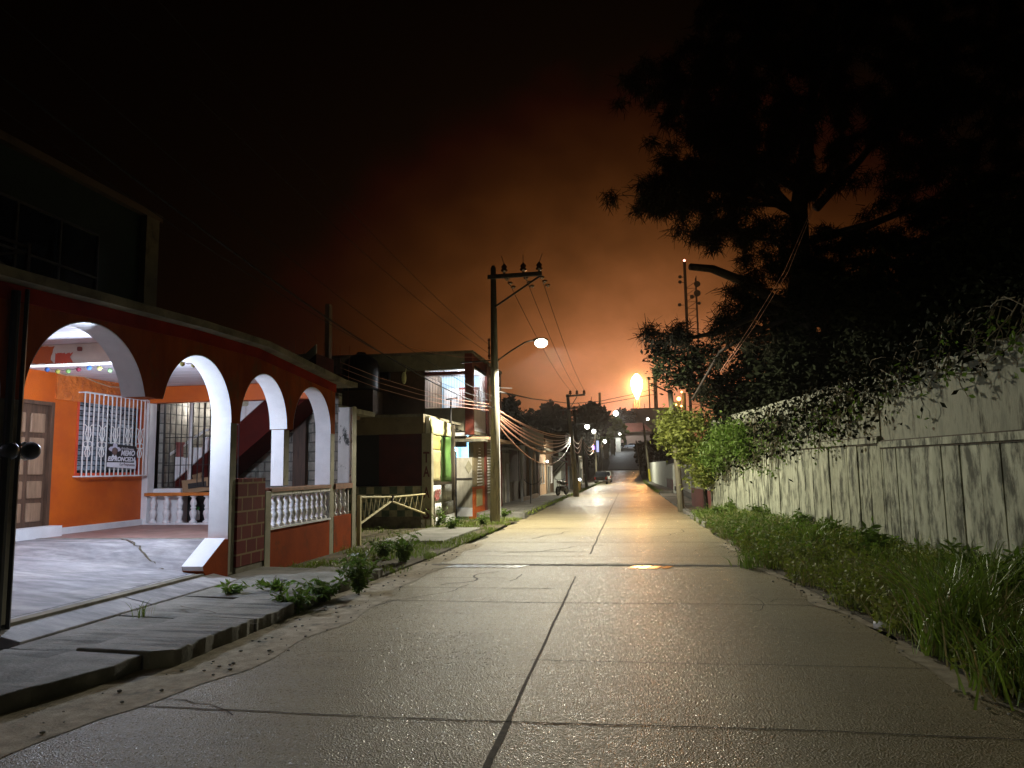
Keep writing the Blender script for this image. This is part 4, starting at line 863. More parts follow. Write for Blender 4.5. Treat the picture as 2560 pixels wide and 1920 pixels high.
arm = MB().bar((PX-.16, PY-.10, 7.44), (PX+1.52, PY-.10, 7.46), .09, .13).build('crossarm', M['steel'], U, bev=.01)
MB().bar((PX+.06, PY-.10, 6.50), (PX+1.48, PY-.10, 7.40), .05).build('brace', M['steel'], U)
for dx in (.36, .95, 1.44):
    p = (PX+dx, PY-.10, 7.51); insul(arm, p, 1.25)
    MB().tube([(p[0], p[1], 7.8), (p[0]+(-.08, 0, .1)[[.36, .95, 1.44].index(dx)], p[1], 8.08)], .010, 5).build('jumper_rod', M['steel'], arm)
    s = MB(); a = Vector((p[0]+.06, p[1]+.15, 7.38))
    for k in range(3):
        c = a+Vector((.075, .12, -.10))*k; s.lathe(c, [(.02, .05), (.075, .03), (.08, -.01), (.03, -.05)], 10)
    s.build('bell_insulator', M['glassins'], arm, smooth=True)
rk = MB().tube([(PX-.16, PY, 4.9), (PX-.16, PY, 5.5)], .03, 6).build('cable_rack', M['steel'], U)
for z in (5.0, 5.25, 5.5): MB().lathe((PX-.16, PY, z-.04), [(.03, 0), (.05, .02), (.03, .04), (.05, .06), (.03, .08)], 8).build('spool_insulator', M['porcelain'], rk)
MB().bar((PX-.1, PY, 4.86), (PX-1.15, PY+.5, 4.9), .04).build('stay_arm', M['steel'], U)
MB().bar((PX+.1, PY, 4.02), (PX+.52, PY+.1, 4.0), .025).build('side_peg', M['steel'], U)
MB().tube([(PX+.12, PY, 2.6), (PX+.15, PY, 3.2), (PX+.13, PY-.02, 3.4)], .03, 6).build('strap', M['steel'], U)
MB().tube([(PX+.135, PY-.06, .2), (PX+.13, PY-.05, 1.5), (PX+.11, PY-.04, 3.4), (PX+.10, PY, 4.8)], .022, 6).build('riser_pipe', M['white_metal'], U)
SLmp = thing('street_lamp', (PX, PY, 4.9), 'lit street lamp on a curved arm reaching over the road from the tall concrete pole', 'street lamp')
MB().tube([(PX+.07, PY, 4.83), (PX+.5, PY, 5.12), (PX+.95, PY, 5.38), (PX+1.2, PY, 5.43)], .025, 8).build('arm', M['steel'], SLmp, smooth=True)
MB().ball((PX+1.42, PY, 5.43), .15, 14, 8, (1.6, .9, .5)).build('lamp_head', M['steel'], SLmp, smooth=True)
MB().ball((PX+1.45, PY-.05, 5.33), .15, 14, 8, (1.3, 1, .95)).build('lit_lens', M['bulb'], SLmp, smooth=True)
def sag(a, b, s, n=18):
    a = Vector(a); b = Vector(b); return [a*(1-t)+b*t-Vector((0, 0, s*4*t*(1-t))) for t in [k/n for k in range(n+1)]]
def cable(name, pts, r, mat, label, group=None): return tag(MB().tube(pts, r, 5).build(name, M[mat], None, smooth=True), label, 'cable', group)
# second pole
P2 = Vector((-3.7, 50, gz(50)))
U2 = thing('utility_pole', P2, 'leaning concrete pole with two crossarms where the drooping cable bundle ends', 'utility pole')
MB().tube([(-3.42, 50, gz(50)-.1), (-3.62, 50, 3.0), (-3.85, 50, 6.5)], [.20, .15, .11], 12).build('shaft', M['pole'], U2, smooth=True)
a2 = MB().bar((-3.95, 49.85, 6.35), (-2.65, 49.85, 6.42), .1, .12).build('crossarm', M['steel'], U2); MB().bar((-3.75, 49.85, 5.45), (-3.2, 49.85, 6.3), .05).build('brace', M['steel'], a2)
for x in (-3.65, -3.2, -2.72): insul(a2, (x, 49.85, 6.42), 1.3)
a3 = MB().bar((-4.4, 49.85, 5.42), (-3.1, 49.85, 5.55), .09).build('crossarm', M['steel'], U2)
for x in (-4.15, -3.55, -3.2): insul(a3, (x, 49.85, 5.42), 1.3, 'porcelain', True)
def lamp_pole(name, label, x, y, zt, lean, head, hz, bulb='bulb_far', r=.11, col='pole', hr=.24, group=None):
    z0 = gz(y); o = thing(name, (x, y, z0), label, 'street lamp', group)
    MB().tube([(x, y, z0-.1), (x+lean, y, zt)], [r*1.3, r], 10).build('shaft', M[col], o, smooth=True)
    MB().tube([(x+lean, y, hz-.3), ((x+lean+head)/2, y, hz), (head, y, hz+.05)], .04, 6).build('arm', M['steel'], o)
    MB().ball((head, y, hz+.1), hr*.9, 12, 6, (1.3, 1, .4)).build('lamp_head', M['steel'], o, smooth=True)
    MB().ball((head, y-.05, hz-.08), hr, 12, 8).build('lit_lens', M[bulb], o, smooth=True); return o
o = thing('street_lamp', (-3.78, 50, 4.3), 'lit street lamp on a short arm of the leaning concrete pole', 'street lamp')
pl2 = atY(1468, 1065, 52); MB().tube([(-3.75, 50, 4.2), (-3.3, 51, 4.55), (pl2.x, 52, pl2.z+.16)], .03, 6).build('arm', M['steel'], o); MB().ball((pl2.x, 52, pl2.z+.1), .2, 12, 6, (1.3, 1, .4)).build('lamp_head', M['steel'], o, smooth=True); MB().ball((pl2.x, 51.95, pl2.z-.04), .17, 12, 8).build('lit_lens', M['bulb_far'], o, smooth=True)
lamp_pole('street_lamp', 'lit street lamp on a slim grey pole just behind the parked pickup', -4.6, 112, 6.6, .02, -4.80, 6.95, hr=.30)
lamp_pole('street_lamp', 'small lit lamp low at the foot of the dark hill road', -5.4, 160, 7.0, .1, -4.57, 7.0, hr=.36)
lamp_pole('street_lamp', 'lit lamp before the dark round tree on the skyline', -7.6, 190, 14.6, .1, -6.35, 14.5, hr=.42)
lamp_pole('street_lamp', 'brightest white lamp on the hilltop, left of the flare', -6.5, 280, 21.6, .2, -3.6, 21.4, hr=.95)
lamp_pole('street_lamp', 'small lit lamp on the right side of the hill beside the green tree', 7.6, 200, 14.2, .1, 5.8, 14.0, hr=.36)
lamp_pole('street_lamp', 'faint small lamp in front of the hilltop parked car', -3.6, 225, 11.4, .1, -1.9, 11.3, hr=.3)
def plain_pole(label, a, b, r0, r1, mat, extra=None, group=None):
    o = thing('roadside_pole', a, label, 'pole', group); MB().tube([a, ((a[0]+b[0])/2, a[1], (a[2]+b[2])/2), b], [r0, (r0+r1)/2, r1], 10).build('shaft', M[mat], o, smooth=True); return o
o = plain_pole('slim concrete pole with orange-lit cables, third along the left kerb', (-4.1, 76, gz(76)), (-4.55, 76, 4.8), .16, .12, 'pole'); MB().bar((-4.9, 76, 4.3), (-4.2, 76, 4.3), .08).build('crossarm', M['steel'], o)
o = plain_pole('dark pole carrying a transformer can behind the leaning concrete pole', (-4.3, 66, gz(66)), (-4.5, 66, 7.0), .15, .1, 'polewood'); MB().bar((-5.9, 66, 6.6), (-4.2, 66, 6.85), .1).build('crossarm', M['steel'], o); MB().lathe((-4.9, 65.8, 2.9), [(.25, 0), (.28, .05), (.28, .8), (.2, .9)], 12).build('transformer', M['steel'], o)
o = plain_pole('grey pole with a small horizontal sign plate beyond the parked pickup', (-4.3, 125, gz(125)), (-4.5, 125, 6.2), .14, .12, 'polewood'); MB().box(-4.7, 125, 5.2, -2.6, 125.1, 5.35).build('sign_arm', M['offwhite'], o)
zy = gz(115)
o = plain_pole('slim pole with a bright yellow painted foot at the right kerb', (3.25, 115, zy+1.9), (2.75, 115, 7.4), .15, .12, 'pole'); MB().tube([(3.4, 115, zy-.1), (3.25, 115, zy+2.0)], [.19, .17], 10).build('yellow_foot', M['yellow'], o); MB().bar((2.2, 115, 6.9), (3.3, 115, 6.95), .1).build('crossarm', M['steel'], o)
plain_pole('dark bare pole on the right roadside left of the yellow-footed pole', (2.6, 150, gz(150)), (1.9, 150, 6.6), .17, .12, 'polewood')
plain_pole('thin dark pole close behind the yellow-footed pole', (3.4, 130, gz(130)), (3.0, 130, 9.0), .13, .1, 'polewood')
RPo = thing('utility_pole', (1.98, 29, gz(29)), 'olive wooden pole leaning left with its top hidden in the green tree', 'utility pole')
MB().tube([(1.98, 29, gz(29)-.1), (1.86, 29, 2.2), (1.72, 29, 4.5)], [.135, .115, .095], 12).build('shaft', M['pole'], RPo, smooth=True)
MB().bar((1.0, 28.9, 4.75), (1.75, 28.9, 4.35), .05).build('stay_arm', M['steel'], RPo)
# cables from main pole up to the left over the houses
ends = [((-3.95, 22, 3.40), (-5.35, 2.0, 5.6), .55), ((-3.95, 22, 3.75), (-5.2, 2.0, 6.1), .55), ((-3.95, 22, 3.6), (-5.5, 2.0, 5.3), .5), ((-3.95, 22, 5.0), (-5.4, 2.0, 7.0), .4), ((-3.95, 22, 5.25), (-5.2, 2.0, 7.6), .4)]
for i, (a, b, s) in enumerate(ends):
    cable('overhead_cable', sag(a, b, s, 26), .013 if i == 0 else .006, 'cable', 'thick dark overhead cable slanting up left from the tall pole over the arcade house' if i == 0 else 'thin dark cable slanting up left from the tall pole', None if i == 0 else 'thin overhead cables left of the tall pole')
def pcable(name, pix, r, mat, label, group=None): 
    return cable(name, [atY(px, py, Y) for px, py, Y in pix], r, mat, label, group)
g_ = 'thin service cables over the gate yard'
for off in (0, 14, 30):
    pcable('service_cable', [(850, 905+off, 17), (950, 945+off*.9, 18.6), (1050, 975+off*.8, 20), (1150, 1000+off*.6, 21.2), (1236, 1012+off*.5, 22)], .0065, 'cable_pale', 'thin pale service cable crossing in front of the dark house to the tall pole', g_)
pcable('service_cable', [(1000, 862, 24), (1080, 882, 24.4), (1150, 893, 24.8), (1235, 893, 22)], .008, 'cable_pale', 'single pale cable curving along the balcony house roof edge')
lit = [((-3.85, 22, 3.35), 1.15, 3.45), ((-3.85, 22, 3.25), 1.25, 3.35), ((-3.85, 22, 3.15), 1.75, 3.0), ((-3.85, 22, 3.05), 1.85, 2.95), ((-3.85, 22, 2.95), 2.35, 2.85), ((-3.85, 22, 3.38), 0, 0), ((-3.85, 22, 3.2), 0, 0), ((-3.85, 22, 3.0), 0, 0)]
top = (-3.72, 50, 4.1)
for i, (a, s, zb) in enumerate(lit):
    n = 26; pts = sag(a, (-3.70, 50, (3.75, 3.62, 3.49, 3.36, 3.23, 3.7, 3.55, 3.4)[i]), (.32, .5, .75, .95, 1.35, .40, .62, .88)[i], n)
    cable('drooping_cable', pts, (.026, .022, .03, .026, .022, .02, .026, .02)[i], 'cable_pale', 'pale cable tinted orange for the flare light, sagging between the two nearest left poles', 'drooping orange-lit cables')
for i, (a, b) in enumerate((((-3.54, 22, 7.55), (-3.65, 49.85, 6.75)), ((-2.95, 22, 7.55), (-3.2, 49.85, 6.75)), ((-2.46, 22, 7.55), (-2.72, 49.85, 6.75)))):
    cable('power_line', sag(a, b, .35), .010, 'cable', 'thin high power line from the first crossarm down to the second pole', 'high power lines between crossarms')
for i in range(3):
    cable('pole_cable', sag((-3.7, 50, 3.9-.2*i), (-4.5, 76, 4.6-.2*i), .7+.2*i), .03, 'cable_pale', 'pale cable continuing from the leaning pole to the third pole', 'cables beyond the leaning pole')
    cable('pole_cable', sag((-4.5, 76, 4.6-.2*i), (-4.7, 112, 5.3-.3*i), 1.0+.2*i), .03, 'cable_pale', 'dim cable running on toward the lamp pole behind the pickup', 'cables near the pickup lamp')
pcable('cross_street_cable', [(1246, 979, 22), (1330, 997, 40), (1430, 1009, 60), (1500, 1003, 80), (1600, 982, 100), (1680, 958, 110)], .03, 'cable', 'long dark cable crossing the orange sky above the road below the flare')
pcable('cross_street_cable', [(1410, 1020, 50), (1500, 1010, 60), (1640, 985, 70)], .025, 'cable', 'short dark cable crossing the sky just under the flare')
for dx in (0, 10):
    pcable('guy_wire', [(2032+dx*.4, 515, 17), (1960+dx, 680, 18.5), (1880+dx, 810, 20), (1800+dx*.5, 930, 21.5)], .007, 'cable_pale', 'thin pale twin wire slanting down in front of the big dark tree', 'twin wires before the dark tree')
cable('lamp_feed_cable', sag((-3.8, 22, 4.85), (-12, 60, 9.0), .2), .01, 'cable', 'thin dark feed wire rising behind the tall pole')
# rooftop insects caught by light are left out; the lit green leaf-like plastic scrap hanging from the cable
pl_ = atY(1010, 945, 19.0)
o = thing('plastic_bag', pl_, 'small yellow-green plastic scrap caught on the cable above the yard', 'plastic bag')
q = MB().ball((0, 0, 0), .1, 8, 6, (.7, .5, 1.7)).build('bag', M['tarpw'], None); q.parent = o
q = MB().tube([(.03, 0, .1), (.07, 0, .3)], .012, 5).build('tie', M['tarpw'], None); q.parent = o
# antenna post on the yard corner
o = thing('antenna_post', (-5.4, 23.4, -.1), 'thin dark post with a small T antenna in front of the balcony parapet', 'post')
pa = atY(1127, 1000, 23.4); MB().tube([(pa.x-.05, 23.4, -.1), (pa.x, 23.4, pa.z)], .035, 6).build('shaft', M['black_metal'], o)
MB().bar((pa.x-.16, 23.4, pa.z+.02), (pa.x+.22, 23.4, pa.z+.06), .04).build('antenna', M['black_metal'], o); MB().bar((pa.x, 23.4, pa.z-.93), (pa.x+.35, 23.4, pa.z-1.0), .03).build('side_arm', M['black_metal'], o)
# street sign, teal
o = thing('teal_sign', (0, 0, 0), 'small teal plate glowing just right of the tall pole', 'sign'); p = atY(1252, 1068, 30); o.location = p
q = MB().prism([(-.16, -.1), (.12, -.1), (.18, .1), (-.08, .1)], lambda a, b: (a, 0, b), lambda a, b: (a, .03, b)).build('plate', pm('teal_paint', (.12, .5, .4), None, .5, 3), None); q.parent = o
q = MB().tube([(-.1, .05, -.1), (-.3, .3, -.6)], .02, 6).build('bracket', M['steel'], None); q.parent = o
# ================================================================== row of houses on the left
def facade(name, label, y0, y1, h, mat, x=-5.9, depth=7, cat='house', parapet=None, doors=(), wins=(), roofmat='slab', base=None, group=None):
    z0 = gz((y0+y1)/2)-.1; o = thing(name, (x, y0, z0), label, cat, group)
    MB().box(x, y0, z0-.4, x-depth, y1-.03, z0+h).build('wall', M[mat], o)
    MB().box(x+.12, y0-.02, z0+h, x-depth, y1-.01, z0+h+.12).build('roof', M[roofmat], o)
    if parapet: MB().box(x+.02, y0, z0+h+.12, x-.15, y1-.03, z0+h+.12+parapet).build('parapet', M[mat], o)
    if base: MB().box(x+.015, y0+.02, z0-.3, x, y1-.05, z0+.9).build('painted_base', M[base], o)
    for (a, b, zt, m) in doors:
        d = MB().box(x+.03, a, z0, x+.004, b, z0+zt).build('door', M[m], o); f = MB(); f.box(x+.06, a-.08, z0, x, a, z0+zt+.08); f.box(x+.06, b, z0, x, b+.08, z0+zt+.08); f.box(x+.06, a, z0+zt, x, b, z0+zt+.08); f.build('door_frame', M['offwhite'], d)
    for (a, b, za, zb) in wins:
        w = MB().box(x+.02, a, z0+za, x+.004, b, z0+zb).build('window', M['glass'], o); f = MB(); f.box(x+.05, a-.05, z0+za-.05, x, b+.05, z0+za); f.box(x+.05, a-.05, z0+zb, x, b+.05, z0+zb+.05)
        for k in range(5): yk = a+(b-a)*k/4; f.box(x+.05, yk-.02, z0+za, x+.02, yk+.02, z0+zb)
        f.build('window_frame', M['white_metal'], w)
    return o
hA = facade('low_walled_house', 'low pale wall with pinkish patches right behind the tall pole', 32.2, 36.4, 2.6, 'offwhite', -5.75, doors=((33.0, 33.9, 2.0, 'gatepaint'), (35.0, 36.0, 2.1, 'white')))
MB().box(-5.74, 32.9, .9, -5.70, 34.2, 1.35).build('pink_patch', M['brick_red'], hA)
hB = facade('porch_house', 'two-level house with tall dark red openings behind slim white posts and a stained deck', 37.2, 44.4, 3.0, 'offwhite', -6.0, parapet=.0)
zb = gz(41)
MB().box(-5.2, 37.4, zb+3.0, -6.1, 50.8, zb+3.12).build('deck_edge', M['slab'], hB)
MB().box(-5.2, 37.4, zb+3.12, -5.32, 47, zb+3.95).build('deck_parapet', M['offwhite'], hB)
for (a, b) in ((37.7, 40.6), (41.1, 44.0)):
    d = MB().box(-5.96, a, zb+.0, -5.995, b, zb+2.8).build('red_opening', M['reddoor'], hB); MB().box(-5.90, a+.1, zb, -5.955, b-.5, zb+1.15).build('tan_panel', M['curtain'], d)
for y in (37.45, 40.85, 44.2): MB().tube([(-5.3, y, zb-.1), (-5.3, y, zb+1.9), (-5.25, y, zb+3.0)], [.07, .07, .16], 8).build('slim_post', M['white'], hB)
MB().box(-5.25, 37.5, zb-.3, -5.4, 44.2, zb+.35).build('front_wall', M['peach'], hB)
hC = facade('peach_house', 'peach plaster house with brown doors and narrow dark windows before the leaning pole', 44.5, 52.5, 3.0, 'peach', -5.7, parapet=.5, doors=((45.2, 46.6, 2.4, 'wood'), (47.3, 48.2, 2.3, 'reddoor')), wins=((48.9, 49.6, 1.0, 2.3), (50.4, 51.1, 1.0, 2.3)))
MB().bar((-5.65, 47.0, 2.5), (-5.65, 47.0, 4.2), .06).build('drain_pipe', M['steel'], hC)
q = MB().ball((-5.5, 51.6, 2.0), .07, 8, 6).build('wall_lamp', M['bulbw'], hC)
facade('weathered_house', 'narrow weathered shopfront with a black awning beside the leaning pole', 52.6, 58, 3.3, 'brownwall', -5.7, parapet=.8, doors=((53.4, 54.4, 2.2, 'dark'),), wins=((55.6, 56.6, 1.0, 2.2),))
o = thing('black_awning', (-5.2, 57.5, 2.2), 'black awning on two slanting struts in front of the bright white wall', 'awning')
MB().add([(-5.7, 56.5, 2.35), (-5.7, 60, 2.35), (-4.7, 60, 1.95), (-4.7, 56.5, 1.95), (-5.7, 56.5, 2.45), (-5.7, 60, 2.45), (-4.7, 60, 2.05), (-4.7, 56.5, 2.05)], [(0, 1, 2, 3), (4, 7, 6, 5), (0, 4, 5, 1), (1, 5, 6, 2), (2, 6, 7, 3), (3, 7, 4, 0)]).build('canopy', M['black_metal'], o)
for y in (56.8, 59.7): MB().bar((-5.7, y, 1.1), (-4.85, y, 2.0), .05).build('strut', M['black_metal'], o)
facade('white_front_house', 'clean white front standing out bright between dark houses', 60, 64.5, 3.0, 'brightwhite', -5.3, parapet=.3)
facade('brown_roofed_shop', 'shop front with a broad orange-brown fascia over pale blue shutters', 65, 72, 3.4, 'redcol', -5.2, parapet=.5, doors=((65.6, 67, 2.3, 'cyanroom'), (67.5, 69, 2.3, 'offwhite'), (69.6, 71, 2.3, 'cyanroom')))
facade('upper_lattice_house', 'tall dark house with round lattice holes on its upper floor behind the shop', 72.5, 80, 5.6, 'brownwall', -5.9, wins=((73.5, 75, 3.6, 4.8), (76, 78, 3.6, 4.8)), doors=((74, 75, 2.1, 'dark'),))
facade('grey_garage_house', 'grey house front with a flat pale canopy near the bollards', 80.5, 92, 3.2, 'greybeige', -5.7, parapet=.3, doors=((82, 84.5, 2.3, 'steel'), (86, 87, 2.1, 'dark')))
facade('bluish_front_house', 'narrow house with bluish-lit front left of the parked pickup', 92.5, 101, 3.4, 'offwhite', -6.0, doors=((94, 95.2, 2.2, 'cyanroom'),), wins=((97, 99, 1, 2.3),))
facade('dim_low_house', 'dim low house behind the parked pickup', 102, 118, 4.0, 'brownwall', -6.6, doors=((104, 105, 2.2, 'dark'),), wins=((108, 110, 1, 2.3),))
facade('tall_dim_house', 'tall dim house with a violet lit sign beside the lamp pole', 119, 140, 6.5, 'brownwall', -7.2, doors=((121, 122, 2.2, 'dark'),), wins=((126, 128, 3.5, 5),))
o = thing('violet_sign', atY(1484, 1119, 118), 'small violet lit sign in front of the tall dim house', 'sign'); q = MB().box(-.2, 0, -.28, .25, .12, .28).build('lit_panel', M['purple'], None); q.parent = o; q = MB().bar((-.6, .06, 0), (-.2, .06, 0), .05).build('bracket', M['steel'], None); q.parent = o
o = thing('white_vertical_sign', atY(1489, 1116, 119), 'bluish white upright lit sign next to the violet one', 'sign'); q = MB().box(.1, 0, -.9, .5, .12, .9).build('lit_panel', emis('dim_white_sign', (.6, .68, .95), .9), None); q.parent = o; q = MB().bar((-.2, .06, .5), (.1, .06, .5), .05).build('bracket', M['steel'], None); q.parent = o
# bollards
for i, (y, lab) in enumerate(((60.5, 'amber bollard at the left kerb, nearer of two'), (63.5, 'amber bollard at the left kerb, farther of two beside the bright light'))):
    z = gz(y); o = thing('bollard', (-4.15+.1*i, y, z+.13), lab, 'bollard', 'amber bollards at the kerb'); x = -4.15+.1*i
    MB().lathe((x, y, z+.1), [(.12, 0), (.12, .75), (.08, .82), (.03, .85)], 10).build('post', M['yorange'], o, smooth=True); MB().lathe((x, y, z+.12), [(.17, 0), (.17, .05), (.13, .06)], 10).build('foot', M['walk'], o)
# low bright lamp (motor scooter headlight)
def scooter(name, loc, rot, label, lit=False):
    o = thing(name, (0, 0, 0), label, 'motorcycle')
    def part(mb, n, m, parent=o, **k): q = mb.build(n, M[m], None, **k); q.parent = parent; return q
    for y, n in ((-.62, 'rear_wheel'), (.62, 'front_wheel')):
        wmb = MB(); wmb.tube([(0, y+.24*math.cos(k), .3+.24*math.sin(k)) for k in [j*PI/10 for j in range(21)]], .055, 6, False); w = part(wmb, n, 'tyre', smooth=True)
        part(MB().tube([(-.05, y, .3), (.05, y, .3)], .15, 12), 'rim', 'chrome', w)
    part(MB().tube([(0, -.5, .45), (0, -.1, .42), (0, .3, .5)], [.12, .16, .1], 8), 'engine', 'steel')
    part(MB().tube([(0, -.75, .78), (0, -.35, .74), (0, .0, .76)], [.06, .12, .10], 8), 'saddle', 'carblack', smooth=True)
    part(MB().ball((0, .2, .82), .17, 10, 7, (.8, 1.5, .7)), 'fuel_tank', 'carblack', smooth=True)
    for s in (-1, 1): part(MB().tube([(s*.07, .62, .3), (s*.07, .45, .85)], .025, 6), 'fork', 'chrome')
    hb = part(MB().tube([(-.36, .32, 1.05), (-.12, .44, .98), (.12, .44, .98), (.36, .32, 1.05)], .02, 6), 'handlebar', 'steel')
    for s in (-1, 1): part(MB().tube([(s*.3, .33, 1.05), (s*.38, .33, 1.28)], .012, 5), 'mirror_stem', 'steel', hb); part(MB().ball((s*.40, .33, 1.3), .06, 8, 6, (1, .3, .7)), 'mirror', 'chrome', hb)
    part(MB().ball((0, .58, .88), .1, 10, 7), 'headlight', 'bulbw' if lit else 'chrome', smooth=True)
    part(MB().ball((0, -.85, .7), .05, 8, 6), 'tail_light', 'redlens')
    part(MB().tube([(.14, .1, .3), (.16, -.8, .36)], [.03, .05], 8), 'exhaust', 'chrome')
    o.location = loc; o.rotation_euler = (0, 0, rot); return o
scooter('motorcycle', (-4.15, 47.5, gz(47.5)+.16), 2.8, 'dark motorcycle parked on the pavement by the leaning pole')
scooter('motorcycle', (-4.15, 66, gz(66)+.16), PI, 'motorcycle with its headlight shining behind the amber bollards', True)
# vehicles
def wheelset(o, xs, ys, r, w_):
    for y in ys:
        for x in xs:
            wb = MB().tube([(x-w_/2, y, r), (x+w_/2, y, r)], r, 18).build('wheel', M['tyre'], None, bev=.02); wb.parent = o
            q = MB().tube([(x+(w_/2+.005)*(1 if x > 0 else -1), y, r), (x+(w_/2+.02)*(1 if x > 0 else -1), y, r)], r*.6, 14).build('rim', M['chrome'], None); q.parent = wb
def car(label, loc, rot, paint, suv=True, pickup=False, cat='car'):
    o = thing('pickup_truck' if pickup else 'parked_car', (0, 0, 0), label, cat)
    W = .9; Lh = 2.5 if pickup else 2.25
    def part(mb, n, m, parent=o, **k): q = mb.build(n, M[m] if isinstance(m, str) else m, None, **k); q.parent = parent; return q
    def sec(profile, x): return [(x, a, b) for a, b in profile]
    if pickup: body = [(-Lh, .45), (-Lh, 1.08), (-.55, 1.08), (-.5, 1.12), (1.05, 1.12), (1.3, 1.05), (2.35, .95), (Lh, .8), (Lh, .42), (1.9, .32), (-2.1, .36)]; cab = [(-.55, 1.1), (-.45, 1.72), (.55, 1.76), (1.25, 1.08)]
    else: body = [(-Lh, .42), (-Lh, .95), (-2.1, 1.08), (1.1, 1.08), (2.0, .95), (Lh, .75), (Lh, .40), (1.8, .30), (-1.9, .32)]; cab = [(-2.15, 1.06), (-1.85, 1.66), (.2, 1.70), (1.15, 1.06)] if suv else [(-1.9, 1.04), (-1.1, 1.42), (.3, 1.46), (1.25, 1.0)]
    part(MB().prism(body, lambda a, b: (-W, a, b), lambda a, b: (W, a, b)), 'body', paint, bev=.07)
    part(MB().prism(cab, lambda a, b: (-W+.06+.16*max(0, (b-1.1))/.65, a, b), lambda a, b: (W-.06-.16*max(0, (b-1.1))/.65, a, b)), 'cabin', 'glass', bev=.03)
    top = max(b for a, b in cab); ta = [a for a, b in cab if b > 1.3]
    part(MB().box(-W+.20, min(ta), top-.03, W-.20, max(ta), top+.05), 'roof', paint, bev=.03)
    for s in (-1, 1):
        part(MB().bar((s*(W-.08), cab[0][0], 1.1), (s*(W-.22), cab[1][0], top), .07), 'pillar', paint); part(MB().bar((s*(W-.08), cab[3][0], 1.1), (s*(W-.22), cab[2][0], top), .06), 'pillar', paint)
        part(MB().box(s*(W-.22), -Lh-.02, .72, s*(W-.04), -Lh+.02, 1.0), 'tail_light', 'redlens'); part(MB().box(s*(W-.3), Lh-.06, .62, s*(W-.06), Lh+.02, .78), 'headlight', 'chrome')
        part(MB().ball((s*(W+.1), .95, 1.12), .1, 8, 6, (1, .5, .7)), 'mirror', paint)
    part(MB().box(-W+.03, -Lh-.1, .36, W-.03, -Lh, .56), 'rear_bumper', 'steel', bev=.03); part(MB().box(-W+.03, Lh-.05, .32, W-.03, Lh+.08, .52), 'front_bumper', 'steel', bev=.03)
    part(MB().box(-.26, -Lh-.115, .40, .26, -Lh-.102, .53), 'number_plate', 'white')
    if not pickup: part(MB().add([(-.66, -2.19, 1.1), (.66, -2.19, 1.1), (.58, -1.93, 1.6), (-.58, -1.93, 1.6)], [(0, 1, 2, 3)]), 'rear_window', 'glass')
    wheelset(o, (-.8, .8), (-1.5, 1.5), .36, .22); o.location = loc; o.rotation_euler = (0, 0, rot); return o
car('dark pickup truck parked facing away at the left kerb in front of a white car', (-3.75, 108, gz(108)), 0, 'carblack', pickup=True, cat='pickup truck')
car('white car parked just ahead of the dark pickup, roof lit bright', (-3.35, 117, gz(117)), 0, 'carwhite')
car('pale blue-silver car parked sideways at the top of the hill', (1.6, 256, gz(256)+.25), PI/2-.12, 'carsilver', suv=False)
car('dark car nose to tail left of the pale car on the hilltop', (-3.0, 258, gz(258)+.2), PI/2-.1, 'carblack')
# satellite-dish-like bent basket stand on the left kerb
o = thing('bent_hoop_stand', (0, 0, 0), 'thin iron stand with a curved hoop on the left pavement before the peach house', 'stand'); pb = atZ(1327, 1262, gz(34)+.1); o.location = pb
q = MB().tube([(0, 0, 0), (0, 0, .95)], .02, 6).build('stem', M['black_metal'], None); q.parent = o
q = MB().tube([(.42*math.cos(k)+.1, .1*math.cos(k), 1.35+.42*math.sin(k)) for k in [-PI*.85+j*.2 for j in range(13)]], .016, 6).build('hoop', M['black_metal'], None); q.parent = o
# ================================================================== right side: plank wall, far walls, gate
W_ = thing('plank_wall', (wx(14), 14, 0), 'long mildewed concrete plank wall with vertical grooves and an upper plaster band along the right verge', 'wall')
def wallseg(y0, y1, dx, zled, parent):
    mb = MB(); y = y0
    while y < y1-.01:
        y2 = min(y+.47, y1); xo = rnd.uniform(-.012, .012)
        xa, xb = wx(y+.012)+dx+xo, wx(y2-.012)+dx+xo; z0 = gz(y)-.1
        mb.add([(xa, y+.012, z0), (xb, y2-.012, z0), (xb, y2-.012, zled), (xa, y+.012, zled), (xa+.12, y+.012, z0), (xb+.12, y2-.012, z0), (xb+.12, y2-.012, zled), (xa+.12, y+.012, zled)], [(0, 1, 2, 3), (0, 3, 7, 4), (1, 5, 6, 2)]); y = y2
    mb.build('planks', M['wallR'], parent)
    a, b = (wx(y0)+dx, y0), (wx(y1)+dx, y1)
    def slab_(n, m, x0, x1, z0, z1): MB().add([(a[0]+x0, a[1], z0), (b[0]+x0, b[1], z0), (b[0]+x1, b[1], z0), (a[0]+x1, a[1], z0), (a[0]+x0, a[1], z1), (b[0]+x0, b[1], z1), (b[0]+x1, b[1], z1), (a[0]+x1, a[1], z1)], [(0, 3, 2, 1), (4, 5, 6, 7), (0, 1, 5, 4), (1, 2, 6, 5), (2, 3, 7, 6), (3, 0, 4, 7)]).build(n, M[m], parent)
    slab_('wall_core', 'joint', .02, .2, -.3, zled-.01); slab_('ledge', 'wallR', -.045, .16, zled+.012, zled+.115); slab_('ledge_dirt', 'joint', -.02, .15, zled-.012, zled+.0118); slab_('ledge_dirt', 'joint', -.025, .15, zled+.1152, zled+.135); slab_('upper_band', 'wallRtop', .02, .16, zled+.136, 3.14)
wallseg(1.5, 13.8, 0, 1.84, W_); wallseg(13.8, 27.2, -.02, 1.92, W_)
